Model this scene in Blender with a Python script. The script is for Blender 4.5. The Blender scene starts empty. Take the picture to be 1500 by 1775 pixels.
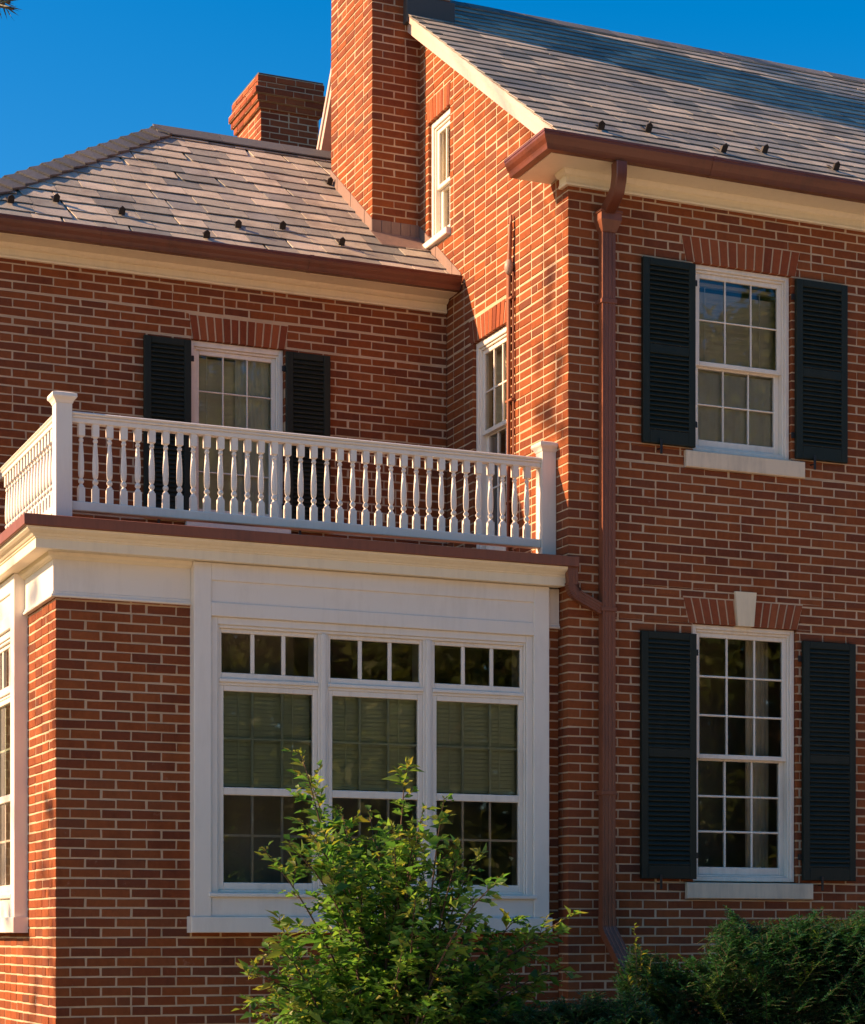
import bpy, math, random
import numpy as np
from mathutils import Vector, Matrix
random.seed(7)
RNG = np.random.default_rng(11)
R = math.radians
sc = bpy.context.scene
col = sc.collection

# ------------------------------------------------------------------ camera
cam = bpy.data.cameras.new('camera'); camo = bpy.data.objects.new('camera', cam); col.objects.link(camo)
CAM = Vector((-7.0107, -13.911, 0.0))
camo.location = CAM; camo.rotation_euler = (R(90), 0, R(-23.034))
cam.sensor_fit = 'HORIZONTAL'; cam.sensor_width = 36.0; cam.lens = 36.0 * 3622 / 1500
cam.shift_y = (1622 - 887.5) / 1500; cam.clip_end = 3000
sc.camera = camo
# ------------------------------------------------------------------ sky, sun, exposure
SUN_TO = Vector((-1.0, 0.29, 0.56)).normalized()
EL = math.asin(SUN_TO.z); AZ = math.atan2(SUN_TO.x, SUN_TO.y)
world = bpy.data.worlds.new('World'); sc.world = world; world.use_nodes = True
wn = world.node_tree; wn.nodes.clear()
sky = wn.nodes.new('ShaderNodeTexSky'); sky.sky_type = 'NISHITA'; sky.sun_disc = False
sky.sun_elevation = EL; sky.sun_rotation = AZ; sky.air_density = 1.0; sky.dust_density = 0.8; sky.ozone_density = 2.0
hsv = wn.nodes.new('ShaderNodeHueSaturation'); hsv.inputs['Saturation'].default_value = 1.56
bg = wn.nodes.new('ShaderNodeBackground'); bg.inputs['Strength'].default_value = 0.073
wo = wn.nodes.new('ShaderNodeOutputWorld')
wn.links.new(sky.outputs[0], hsv.inputs['Color']); wn.links.new(hsv.outputs[0], bg.inputs[0]); wn.links.new(bg.outputs[0], wo.inputs[0])
sun = bpy.data.lights.new('sun', 'SUN'); sun.energy = 5.0; sun.angle = R(0.6); sun.color = (1.0, 0.62, 0.36)
suno = bpy.data.objects.new('sun', sun); col.objects.link(suno)
suno.rotation_euler = (-SUN_TO).to_track_quat('-Z', 'Y').to_euler(); suno.location = (-20, 6, 20)
vs = sc.view_settings
vs.view_transform = 'Standard'; vs.look = 'None'; vs.gamma = 1.0; vs.exposure = 1.4; vs.use_curve_mapping = False
sc.cycles.max_bounces = 8; sc.cycles.diffuse_bounces = 4; sc.cycles.glossy_bounces = 4; sc.cycles.transparent_max_bounces = 12
sc.cycles.caustics_reflective = False; sc.cycles.caustics_refractive = False
sc.cycles.use_denoising = True

# ------------------------------------------------------------------ materials
M = {}
class NT:
    def __init__(s, name):
        m = bpy.data.materials.new(name); m.use_nodes = True; s.m = m; s.t = m.node_tree; s.t.nodes.clear(); M[name] = m
        s.out = s.n('ShaderNodeOutputMaterial')
    def n(s, t, **k):
        nd = s.t.nodes.new(t)
        for a, b in k.items(): setattr(nd, a, b)
        return nd
    def l(s, a, b): s.t.links.new(a, b)
    def val(s, a, b, op, c=None):
        nd = s.n('ShaderNodeMath', operation=op)
        for i, v in enumerate((a, b, c)):
            if v is None: continue
            if isinstance(v, (int, float)): nd.inputs[i].default_value = v
            else: s.l(v, nd.inputs[i])
        return nd.outputs[0]
    def noise(s, vec, scale, detail=3, rough=0.6, stretch=None):
        nd = s.n('ShaderNodeTexNoise'); nd.inputs['Scale'].default_value = scale; nd.inputs['Detail'].default_value = detail; nd.inputs['Roughness'].default_value = rough
        if stretch is not None:
            mp = s.n('ShaderNodeMapping'); mp.inputs['Scale'].default_value = stretch; s.l(vec, mp.inputs[0]); vec = mp.outputs[0]
        s.l(vec, nd.inputs['Vector']); return nd.outputs['Fac']
    def ramp(s, fac, stops):
        nd = s.n('ShaderNodeValToRGB'); cr = nd.color_ramp
        while len(cr.elements) < len(stops): cr.elements.new(0.5)
        for e, (p, c) in zip(cr.elements, stops): e.position = p; e.color = (*c, 1)
        s.l(fac, nd.inputs[0]); return nd.outputs[0]
    def mix(s, fac, a, b, mode='MIX'):
        nd = s.n('ShaderNodeMix', data_type='RGBA', blend_type=mode)
        for i, v in ((0, fac), (6, a), (7, b)):
            if isinstance(v, (int, float)): nd.inputs[i].default_value = v
            elif isinstance(v, tuple): nd.inputs[i].default_value = (*v, 1)
            else: s.l(v, nd.inputs[i])
        return nd.outputs[2]
    def finish(s, color, rough=0.6, spec=0.4, bump=None, bs=0.3, bd=0.004, metallic=0, trans=None):
        b = s.n('ShaderNodeBsdfPrincipled')
        for k, v in (('Base Color', color), ('Roughness', rough), ('Specular IOR Level', spec), ('Metallic', metallic)):
            if isinstance(v, (int, float)): b.inputs[k].default_value = v
            elif isinstance(v, tuple): b.inputs[k].default_value = (*v, 1)
            else: s.l(v, b.inputs[k])
        if bump is not None:
            bp = s.n('ShaderNodeBump'); bp.inputs['Strength'].default_value = bs; bp.inputs['Distance'].default_value = bd
            s.l(bump, bp.inputs['Height']); s.l(bp.outputs[0], b.inputs['Normal'])
        sh = b.outputs[0]
        if trans:
            tr = s.n('ShaderNodeBsdfTranslucent')
            if isinstance(trans[0], tuple): tr.inputs[0].default_value = (*trans[0], 1)
            else: s.l(trans[0], tr.inputs[0])
            mx = s.n('ShaderNodeMixShader'); mx.inputs[0].default_value = trans[1]; s.l(sh, mx.inputs[1]); s.l(tr.outputs[0], mx.inputs[2]); sh = mx.outputs[0]
        s.l(sh, s.out.inputs[0]); return s.m
    def pos(s): return s.n('ShaderNodeNewGeometry').outputs['Position']
    def rnd(s):
        g = s.n('ShaderNodeNewGeometry'); o = s.n('ShaderNodeObjectInfo')
        return s.val(s.val(g.outputs['Random Per Island'], o.outputs['Random'], 'ADD'), 1.0, 'MODULO')

def mat_brick(name, stops, sat=1.0):
    t = NT(name); p = t.pos(); r = t.rnd()
    c = t.ramp(r, stops)
    n1 = t.noise(p, 26, 4, 0.7); n2 = t.noise(p, 1.1, 3, 0.6); n3 = t.noise(p, 240, 2, 0.6)
    c = t.mix(t.val(n1, 0.8, 'MULTIPLY'), c, t.mix(1.0, c, (0.45, 0.40, 0.42), 'MULTIPLY'))
    c = t.mix(t.ramp(n2, [(0.45, (0, 0, 0)), (0.75, (0.35,) * 3)]), c, (0.16, 0.066, 0.036))
    n4 = t.noise(p, 3.6, 5, 0.7, (1, 1, 0.35))
    c = t.mix(t.ramp(n4, [(0.5, (0, 0, 0)), (0.72, (0.55,) * 3)]), c, t.mix(1.0, c, (0.55, 0.50, 0.50), 'MULTIPLY'))
    fl = t.ramp(t.noise(p, 9, 5, 0.75), [(0.66, (0, 0, 0)), (0.74, (0.3,) * 3)])
    c = t.mix(fl, c, (0.42, 0.27, 0.20))
    h = t.val(n1, n3, 'ADD')
    return t.finish(c, 0.9, 0.2, h, 0.55, 0.004)
mat_brick('brick', [(0.0, (0.20, 0.058, 0.026)), (0.2, (0.235, 0.066, 0.026)), (0.45, (0.285, 0.078, 0.024)), (0.7, (0.315, 0.090, 0.026)), (0.86, (0.335, 0.102, 0.032)), (0.95, (0.25, 0.080, 0.032)), (1.0, (0.165, 0.056, 0.030))])
mat_brick('arch_brick', [(0.0, (0.24, 0.062, 0.028)), (0.5, (0.35, 0.092, 0.036)), (1.0, (0.40, 0.12, 0.045))])
def mat_mortar():
    t = NT('mortar'); p = t.pos()
    c = t.ramp(t.noise(p, 2.2, 4, 0.65), [(0.3, (0.43, 0.30, 0.19)), (0.55, (0.57, 0.42, 0.275)), (0.8, (0.65, 0.49, 0.33))])
    c = t.mix(t.val(t.noise(p, 60, 3), 0.5, 'MULTIPLY'), c, (0.40, 0.28, 0.18))
    t.finish(c, 0.95, 0.1, t.noise(p, 180, 2), 0.5, 0.004)
mat_mortar()
def mat_slate(name, stops):
    t = NT(name); p = t.pos(); r = t.rnd()
    c = t.ramp(r, stops)
    n1 = t.noise(p, 9, 5, 0.7, (1, 1, 1)); n2 = t.noise(p, 70, 3, 0.7)
    c = t.mix(t.val(n1, 0.6, 'MULTIPLY'), c, t.mix(1.0, c, (0.52, 0.48, 0.48), 'MULTIPLY'))
    st = t.ramp(t.noise(p, 2.4, 4, 0.7), [(0.48, (0, 0, 0)), (0.72, (0.6,) * 3)])
    c = t.mix(st, c, (0.15, 0.125, 0.095))
    t.finish(c, 0.62, 0.35, t.val(n2, n1, 'ADD'), 0.5, 0.006)
mat_slate('slate', [(0.0, (0.22, 0.235, 0.215)), (0.3, (0.40, 0.385, 0.315)), (0.6, (0.54, 0.485, 0.37)), (0.85, (0.64, 0.575, 0.455)), (1.0, (0.30, 0.305, 0.28))])
mat_slate('slate_main', [(0.0, (0.17, 0.185, 0.17)), (0.3, (0.31, 0.305, 0.26)), (0.6, (0.42, 0.385, 0.305)), (0.85, (0.51, 0.465, 0.37)), (1.0, (0.22, 0.23, 0.215))])
mat_slate('cap_slate', [(0.0, (0.11, 0.118, 0.115)), (0.5, (0.15, 0.155, 0.15)), (1.0, (0.20, 0.195, 0.18))])
def mat_paint(name, c0, rough=0.45, dirt=(0.30, 0.26, 0.20), amt=0.35, spec=0.4, streak=True):
    t = NT(name); p = t.pos()
    a = t.noise(p, 1.7, 4, 0.65); b = t.noise(p, 18, 4, 0.7, (1, 1, 0.12) if streak else (1, 1, 1))
    f = t.ramp(t.val(t.val(a, b, 'ADD'), 0.5, 'MULTIPLY'), [(0.48, (0, 0, 0)), (0.72, (amt,) * 3)])
    c = t.mix(f, c0, dirt)
    f2 = t.ramp(t.noise(p, 55, 3, 0.8), [(0.68, (0, 0, 0)), (0.76, (amt * 0.9,) * 3)])
    c = t.mix(f2, c, dirt)
    rr = t.ramp(a, [(0.3, (rough - 0.08,) * 3), (0.7, (rough + 0.12,) * 3)])
    t.finish(c, rr, spec, t.noise(p, 120, 2), 0.12, 0.002)
mat_paint('white_paint', (0.75, 0.705, 0.62), amt=0.2)
mat_paint('rake_sun_tint', (0.54, 0.40, 0.33))  # white board toned down and pinkened: its sunlit look put into the colour
mat_paint('cream_paint', (0.77, 0.69, 0.51), amt=0.2)
mat_paint('sash_paint', (0.79, 0.725, 0.62), 0.4)
mat_paint('brown_metal', (0.135, 0.038, 0.018), 0.36, (0.060, 0.022, 0.013), 0.7, 0.5)
mat_paint('copper_edge', (0.20, 0.068, 0.036), 0.45, (0.085, 0.036, 0.022), 0.7, 0.5)
mat_paint('downspout_metal', (0.195, 0.066, 0.032), 0.42, (0.085, 0.033, 0.020), 0.8, 0.5)
mat_paint('shutter_paint', (0.0100, 0.0150, 0.0095), 0.58, (0.030, 0.034, 0.026), 0.45, 0.3)
mat_paint('stone', (0.68, 0.57, 0.42), 0.85, (0.25, 0.22, 0.18), 0.5, 0.2)
mat_paint('keystone', (0.76, 0.64, 0.44), 0.85, (0.33, 0.28, 0.2), 0.4, 0.2)
mat_paint('flashing_copper', (0.22, 0.145, 0.115), 0.55, (0.11, 0.085, 0.075), 0.7, 0.4)
mat_paint('lead', (0.065, 0.060, 0.056), 0.55, (0.05, 0.05, 0.05), 0.6, 0.4)
mat_paint('black_iron', (0.012, 0.011, 0.011), 0.5, (0.05, 0.03, 0.02), 0.4, 0.4)
mat_paint('conduit_paint', (0.27, 0.10, 0.05), 0.55, (0.12, 0.06, 0.04), 0.6, 0.3)
mat_paint('weatherhead_metal', (0.33, 0.24, 0.19), 0.5, (0.18, 0.12, 0.1), 0.5, 0.4)
mat_paint('blind_vinyl', (0.84, 0.78, 0.62), 0.6, (0.4, 0.36, 0.28), 0.2, 0.3)
mat_paint('deck_dark', (0.05, 0.045, 0.042), 0.9, (0.03, 0.03, 0.03), 0.4, 0.1)
mat_paint('plaster', (0.42, 0.37, 0.30), 0.9, (0.2, 0.17, 0.14), 0.3, 0.1)
mat_paint('dark_rubber', (0.10, 0.045, 0.036), 0.8, (0.06, 0.03, 0.03), 0.4, 0.2)
def mat_curtain():
    t = NT('curtain_cloth'); p = t.pos()
    c = t.ramp(t.noise(p, 9, 3, 0.6), [(0.3, (0.76, 0.71, 0.58)), (0.7, (0.86, 0.81, 0.68))])
    t.finish(c, 0.9, 0.1, t.noise(p, 300, 1), 0.3, 0.002, trans=((0.7, 0.65, 0.5), 0.06))
mat_curtain()
def mat_glass(name, ior, tint):
    t = NT(name)
    fr = t.n('ShaderNodeFresnel'); fr.inputs['IOR'].default_value = ior
    tr = t.n('ShaderNodeBsdfTransparent'); tr.inputs[0].default_value = (*tint, 1)
    gl = t.n('ShaderNodeBsdfGlossy'); gl.inputs['Roughness'].default_value = 0.015; gl.inputs['Color'].default_value = (0.95, 0.97, 1, 1)
    bp = t.n('ShaderNodeBump'); bp.inputs['Strength'].default_value = 0.05; bp.inputs['Distance'].default_value = 0.005
    t.l(t.noise(t.pos(), 3.2, 2, 0.5), bp.inputs['Height']); t.l(bp.outputs[0], gl.inputs['Normal'])
    mx = t.n('ShaderNodeMixShader'); t.l(fr.outputs[0], mx.inputs[0]); t.l(tr.outputs[0], mx.inputs[1]); t.l(gl.outputs[0], mx.inputs[2])
    t.l(mx.outputs[0], t.out.inputs[0])
mat_glass('glass', 1.75, (0.95, 0.96, 0.93)); mat_glass('tinted_glass', 1.75, (0.72, 0.84, 0.76))
def mat_leaf(name, stops, tr, trf=0.35, rough=0.45):
    t = NT(name); g = t.n('ShaderNodeNewGeometry')
    c = t.ramp(g.outputs['Random Per Island'], stops)
    tc = t.mix(1.0, c, tr, 'MULTIPLY')
    t.finish(c, rough, 0.35, trans=(tc, trf))
mat_leaf('shrub_leaf', [(0, (0.042, 0.110, 0.026)), (0.4, (0.072, 0.165, 0.034)), (0.75, (0.110, 0.200, 0.040)), (1, (0.165, 0.225, 0.044))], (1.9, 2.1, 1.1), 0.5)
mat_leaf('tip_leaf', [(0, (0.11, 0.17, 0.030)), (0.5, (0.17, 0.21, 0.040)), (1, (0.25, 0.25, 0.055))], (2.0, 1.9, 0.9), 0.45)
mat_leaf('yew_needle', [(0, (0.010, 0.046, 0.022)), (0.5, (0.018, 0.074, 0.030)), (0.85, (0.028, 0.098, 0.036)), (1, (0.045, 0.125, 0.040))], (2.0, 2.2, 1.0), 0.25, 0.4)
mat_leaf('yew_tip', [(0, (0.045, 0.11, 0.028)), (1, (0.11, 0.18, 0.038))], (2.0, 2.0, 1.0), 0.3, 0.4)
mat_leaf('tree_leaf', [(0, (0.060, 0.095, 0.022)), (0.5, (0.10, 0.14, 0.030)), (1, (0.16, 0.185, 0.042))], (2.4, 2.2, 0.9), 0.4)
mat_leaf('pine_needle', [(0, (0.018, 0.032, 0.018)), (1, (0.045, 0.062, 0.030))], (1.6, 1.6, 1.0), 0.2)
def mat_bark():
    t = NT('bark'); p = t.pos()
    c = t.ramp(t.noise(p, 22, 5, 0.7, (1, 1, 0.25)), [(0.3, (0.035, 0.025, 0.018)), (0.7, (0.12, 0.085, 0.06))])
    t.finish(c, 0.9, 0.15, t.noise(p, 40, 4, 0.7, (1, 1, 0.3)), 0.7, 0.01)
mat_bark()
def mat_lawn():
    t = NT('lawn'); p = t.pos()
    c = t.ramp(t.noise(p, 0.5, 5, 0.7), [(0.3, (0.075, 0.080, 0.028)), (0.7, (0.135, 0.125, 0.050))])
    c = t.mix(t.noise(p, 30, 4, 0.8), c, (0.06, 0.07, 0.02))
    t.finish(c, 0.95, 0.1, t.noise(p, 60, 3), 0.8, 0.03)
mat_lawn()
def mat_bounce_ground():
    t = NT('bounce_ground'); p = t.pos()
    c = t.ramp(t.noise(p, 0.8, 5, 0.7), [(0.3, (0.52, 0.47, 0.38)), (0.7, (0.62, 0.57, 0.47))])
    c = t.mix(t.noise(p, 45, 3, 0.8), c, (0.46, 0.41, 0.33))
    t.finish(c, 0.95, 0.1, t.noise(p, 80, 3), 0.8, 0.02)
mat_bounce_ground()

# ------------------------------------------------------------------ mesh helpers
def tag(o, label=None, cat=None, group=None, kind=None):
    for k, v in (('label', label), ('category', cat), ('group', group), ('kind', kind)):
        if v: o[k] = v
    return o
def link(name, me, parent=None, mat=None):
    o = bpy.data.objects.new(name, me); col.objects.link(o)
    if parent is not None: o.parent = parent
    if mat: 
        if not me.materials: me.materials.append(M[mat])
    return o
def empty(name, loc=(0, 0, 0)):
    o = bpy.data.objects.new(name, None); col.objects.link(o); o.location = loc; o.empty_display_size = 0.2; return o
class Fr:
    """wall frame: u along the wall, v up, w outward"""
    def __init__(s, o, U, W):
        s.o = Vector(o); s.U = Vector(U); s.W = Vector(W); s.Z = Vector((0, 0, 1)); s.flip = s.U.cross(s.Z).dot(s.W) < 0
    def p(s, u, v, w=0.0): return s.o + s.U * u + s.Z * v + s.W * w
class MB:
    def __init__(s): s.v = []; s.f = []; s.fm = []
    def add(s, vs, fs, flip=False):
        b = len(s.v); s.v.extend([tuple(x) for x in vs])
        for f in fs: s.f.append(tuple(b + i for i in (reversed(f) if flip else f)))
    def box(s, F, u0, u1, v0, v1, w0, w1, ch=0.0):
        if u1 < u0: u0, u1 = u1, u0
        c = min(ch, (u1 - u0) * .45, (v1 - v0) * .45, (w1 - w0) * .45)
        if c <= 0:
            P = [F.p(u, v, w) for w in (w0, w1) for v in (v0, v1) for u in (u0, u1)]
            s.add(P, [(4, 5, 7, 6), (1, 0, 2, 3), (0, 4, 6, 2), (5, 1, 3, 7), (6, 7, 3, 2), (0, 1, 5, 4)], F.flip); return
        # front ring chamfer: back face square, front inset
        P = []
        for (w, i) in ((w0, 0), (w1 - c, 0), (w1, c)):
            P += [F.p(u0 + i, v0 + i, w), F.p(u1 - i, v0 + i, w), F.p(u1 - i, v1 - i, w), F.p(u0 + i, v1 - i, w)]
        fs = [(3, 2, 1, 0), (8, 9, 10, 11)]
        for k in (0, 4):
            for i in range(4):
                j = (i + 1) % 4; fs.append((k + i, k + j, k + 4 + j, k + 4 + i))
        s.add(P, fs, F.flip)
    def hexa(s, P8, flip=False):
        """bottom 4 then top 4, ccw from above"""
        s.add(P8, [(3, 2, 1, 0), (4, 5, 6, 7), (0, 1, 5, 4), (1, 2, 6, 5), (2, 3, 7, 6), (3, 0, 4, 7)], flip)
    def sweep(s, prof, path, side=1, caps=True):
        """prof [(o,z)] closed polygon, path [(x,y)], offset o to the left(side=1)/right(-1) of travel"""
        n = len(path); rings = []
        ns = []
        for i in range(n - 1):
            d = Vector((path[i + 1][0] - path[i][0], path[i + 1][1] - path[i][1], 0)).normalized()
            ns.append(Vector((-d.y, d.x, 0)) * side)
        for i in range(n):
            if i == 0: m = ns[0]
            elif i == n - 1: m = ns[-1]
            else: m = (ns[i - 1] + ns[i]) / (1 + ns[i - 1].dot(ns[i]))
            rings.append([Vector((path[i][0], path[i][1], 0)) + m * o + Vector((0, 0, z)) for o, z in prof])
        k = len(prof); vs = [p for r in rings for p in r]; fs = []
        area = sum(prof[i][0] * prof[(i + 1) % k][1] - prof[(i + 1) % k][0] * prof[i][1] for i in range(k))
        fl = (area > 0) != (side > 0)
        for i in range(n - 1):
            for j in range(k):
                q = (j + 1) % k; fs.append((i * k + j, i * k + q, (i + 1) * k + q, (i + 1) * k + j))
        if caps: fs.append(tuple(range(k - 1, -1, -1))); fs.append(tuple((n - 1) * k + j for j in range(k)))
        s.add(vs, fs, fl)
    def tube(s, pts, rad, n=8, prof=None, up=Vector((0, 0, 1)), caps=True):
        pts = [Vector(p) for p in pts]; k = n if prof is None else len(prof); vs = []
        rads = rad if isinstance(rad, (list, tuple)) else [rad] * len(pts)
        for i, p in enumerate(pts):
            if i == 0: t = pts[1] - pts[0]
            elif i == len(pts) - 1: t = pts[-1] - pts[-2]
            else: t = (pts[i + 1] - p).normalized() + (p - pts[i - 1]).normalized()
            t = t.normalized()
            a = up - t * up.dot(t)
            if a.length < 1e-3: a = Vector((1, 0, 0)) - t * t.x
            a.normalize(); b = t.cross(a)
            for j in range(k):
                if prof is None:
                    an = 2 * math.pi * j / k; x, y = math.cos(an) * rads[i], math.sin(an) * rads[i]
                else: x, y = prof[j][0] * rads[i], prof[j][1] * rads[i]
                vs.append(p + a * x + b * y)
        fs = []
        for i in range(len(pts) - 1):
            for j in range(k):
                q = (j + 1) % k; fs.append((i * k + j, i * k + q, (i + 1) * k + q, (i + 1) * k + j))
        if caps: fs.append(tuple(range(k - 1, -1, -1))); fs.append(tuple((len(pts) - 1) * k + j for j in range(k)))
        s.add(vs, fs)
    def lathe(s, prof, n=12, c=(0, 0, 0)):
        vs = []; fs = []
        for r, z in prof:
            for j in range(n):
                a = 2 * math.pi * j / n; vs.append((c[0] + r * math.cos(a), c[1] + r * math.sin(a), c[2] + z))
        for i in range(len(prof) - 1):
            for j in range(n):
                q = (j + 1) % n; fs.append((i * n + j, i * n + q, (i + 1) * n + q, (i + 1) * n + j))
        fs.append(tuple(range(n - 1, -1, -1))); fs.append(tuple((len(prof) - 1) * n + j for j in range(n)))
        s.add(vs, fs)
    def mesh(s, name, mat, smooth=None):
        me = bpy.data.meshes.new(name); me.from_pydata(s.v, [], s.f); me.materials.append(M[mat])
        if smooth is not None:
            me.shade_smooth(); me.set_sharp_from_angle(angle=R(smooth))
        return me
    def build(s, name, mat, parent=None, smooth=None, kind=None, label=None):
        o = link(name, s.mesh(name, mat, smooth), parent)
        return tag(o, label=label, kind=kind)

# ------------------------------------------------------------------ ground
g = MB(); g.add([(-600, -600, -1.7), (600, -600, -1.7), (600, 900, -1.7), (-600, 900, -1.7)], [(0, 1, 2, 3)])
tag(g.build('lawn', 'lawn'), kind='structure')

g = MB(); g.add([(-45, -24, -1.696), (40, -24, -1.696), (40, -1.5, -1.696), (-45, -1.5, -1.696)], [(0, 1, 2, 3)])
tag(g.build('bounce_ground', 'bounce_ground'), kind='structure')  # unseen pale paving, added to bounce warm fill onto the shaded front

# ------------------------------------------------------------------ the house
house = empty('brick_house', (0, 0, -1.7))
tag(house, 'red brick house with slate roofs, dark louvred shutters and a white balcony railing', 'house')
_inv = Matrix.Translation((0, 0, 1.7))
def part(o, parent=None):
    o.parent = parent if parent is not None else house
    if o.parent is house: o.matrix_parent_inverse = _inv
    return o
def P_(mb, name, mat, parent=None, **k): return part(mb.build(name, mat, None, **k), parent)

CO = 0.0677; BH = 0.0556; JT = 0.0121; BL = 0.2016; PER = BL + JT; BD = 0.0955
FRONT = Fr((0, 0, 0), (1, 0, 0), (0, -1, 0))
GABLE = Fr((0, 0, 0), (0, 1, 0), (-1, 0, 0))
PFRONT = Fr((-3.815, 0.154, 0), (1, 0, 0), (0, -1, 0))
PSIDE = Fr((-3.815, 0.154, 0), (0, 1, 0), (-1, 0, 0))
WFRONT = Fr((-4.20, 2.267, 0), (1, 0, 0), (0, -1, 0))
WSIDE = Fr((-4.20, 2.267, 0), (0, 1, 0), (-1, 0, 0))
n_single = [0]
def sub_intervals(iv, cuts):
    out = [iv]
    for a, b in cuts:
        nx = []
        for x0, x1 in out:
            if b <= x0 or a >= x1: nx.append((x0, x1)); continue
            if a > x0: nx.append((x0, a))
            if b < x1: nx.append((b, x1))
        out = nx
    return out
brick_cache = {}
def brick_mesh(F, L, H, D, key):
    k = (round(L, 3), round(H, 3), round(D, 3), F.flip, key)
    if k not in brick_cache:
        m = MB(); LF = Fr((0, 0, 0), F.U, F.W); jitter_brick(m, LF, 0, k[0], 0, k[1], -k[2], 0)
        brick_cache[k] = m.mesh('brick', 'brick')
    return brick_cache[k]
def jitter_brick(m, F, u0, u1, v0, v1, w0, w1):
    j = lambda a=0.0024: random.uniform(-a, a)
    c = random.uniform(.002, .0045); P = []
    for (w, i) in ((w0, 0), (w1 - c, 0), (w1, c)):
        e = 0 if w == w0 else 1
        P += [F.p(u0 + i + e * j(), v0 + i + e * j(), w), F.p(u1 - i + e * j(), v0 + i + e * j(), w), F.p(u1 - i + e * j(), v1 - i + e * j(), w), F.p(u0 + i + e * j(), v1 - i + e * j(), w)]
    fs = [(8, 9, 10, 11)]
    for k in (0, 4):
        for i in range(4):
            q = (i + 1) % 4; fs.append((k + i, k + q, k + 4 + q, k + 4 + i))
    m.add(P, fs, F.flip)
def brick_wall(name, F, ulo, uhi, vlo, vhi, openings=(), clip=None, corner=None, single=None, v_ref=0.0, label=None, phase=0, corner2=False, bmat='brick'):
    """openings: (u0,u1,v0,v1[,du]) du = extra flare at the top. corner: parity whose first brick starts at ulo with full stretcher.
       single(u,v) -> bool : build that brick as an object of its own"""
    slab = MB(); stuff = MB(); singles = []
    k0 = math.floor((vlo - v_ref) / CO); k1 = math.ceil((vhi - v_ref) / CO)
    for k in range(k0, k1):
        ca = v_ref + k * CO; cb = ca + CO
        a = max(ca, vlo); b = min(cb, vhi)
        if b - a < 0.012: continue
        lo, hi = ulo, uhi
        if clip:
            lo2, hi2 = clip((a + b) / 2); lo = max(lo, lo2); hi = min(hi, hi2)
            if hi - lo < 0.03: continue
        # split course vertically where openings end inside it
        ys = {a, b}
        for o in openings:
            for y in (o[2], o[3]):
                if a + 0.008 < y < b - 0.008: ys.add(y)
        ys = sorted(ys)
        segs = []
        for y0, y1 in zip(ys, ys[1:]):
            ym = (y0 + y1) / 2; cuts = []
            for o in openings:
                if o[2] < ym < o[3]:
                    fl = (o[4] if len(o) > 4 else 0) * (ym - o[2]) / (o[3] - o[2])
                    cuts.append((o[0] - fl, o[1] + fl))
            segs.append((y0, y1, cuts))
        par = (k + phase) % 2
        first = lo
        if corner is not None and par != corner and not (clip and lo > ulo + 1e-6): first = ulo + BD + JT
        last = hi - (BD + JT if (corner2 and par != (corner or 0)) else 0)
        # slab strips
        for y0, y1, cuts in segs:
            cx = [(c0 - 0.004, c1 + 0.004) for c0, c1 in cuts]
            for x0, x1 in sub_intervals((lo + 0.007, hi - 0.0005), cx):
                if x1 - x0 > 0.005: slab.box(F, x0, x1, y0, y1, -0.2, -0.0045)
        # bricks
        start = ulo if par == 0 else (ulo - PER / 2 if corner is None else ulo + BD + JT)
        if corner is not None and par == corner: start = ulo
        nb = int(math.ceil((hi - start) / PER)) + 1
        u = start; i = 0; half = 0; jo = 0
        while u < last - 0.01:
            L = BL
            if half > 0: L = (BL - JT) / 2; half -= 1
            elif random.random() < 0.035 and i > 0: L = (BL - JT) / 2; half = 1
            x0, x1 = max(u + (jo if i else 0), first), min(u + L + random.uniform(-.004, .003), last)
            jo = random.uniform(-.003, .004)
            cornerbrick = corner is not None and par == corner and i == 0 and lo <= ulo + 1e-6
            u += L + JT; i += 1
            if x1 - x0 < 0.012: continue
            for y0, y1, cuts in segs:
                va = max(y0, ca + (0.0 if y0 > ca + 1e-6 else 0.0)); vb = min(y1, ca + BH)
                if vb - va < 0.010: continue
                for z0, z1 in sub_intervals((x0, x1), cuts):
                    if z1 - z0 < 0.012: continue
                    cutend = abs(z0 - x0) > 1e-6 or abs(z1 - x1) > 1e-6 or any(abs(z1 - c[0]) < 0.013 or abs(z0 - c[1]) < 0.013 for c in cuts)
                    D = BD if (cornerbrick or cutend or (clip is not None and (z0 - lo < 0.01))) else 0.03
                    w = random.uniform(-0.0026, 0.0018) if not cornerbrick else 0
                    if single and single((z0 + z1) / 2, (va + vb) / 2) and n_single[0] < 300:
                        singles.append((z0, z1, va, vb, D, w)); n_single[0] += 1
                    else: jitter_brick(stuff, F, z0, z1, va, vb, -D, w)
    ws = P_(slab, name, 'mortar', label=label)
    if stuff.v: s = stuff.build('brickwork', bmat, ws, kind='stuff')
    for z0, z1, va, vb, D, w in singles:
        me = brick_mesh(F, z1 - z0, vb - va, D, random.randrange(3))
        o = link('brick', me, ws); o.location = F.p(z0, va, w)
    return ws
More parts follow.
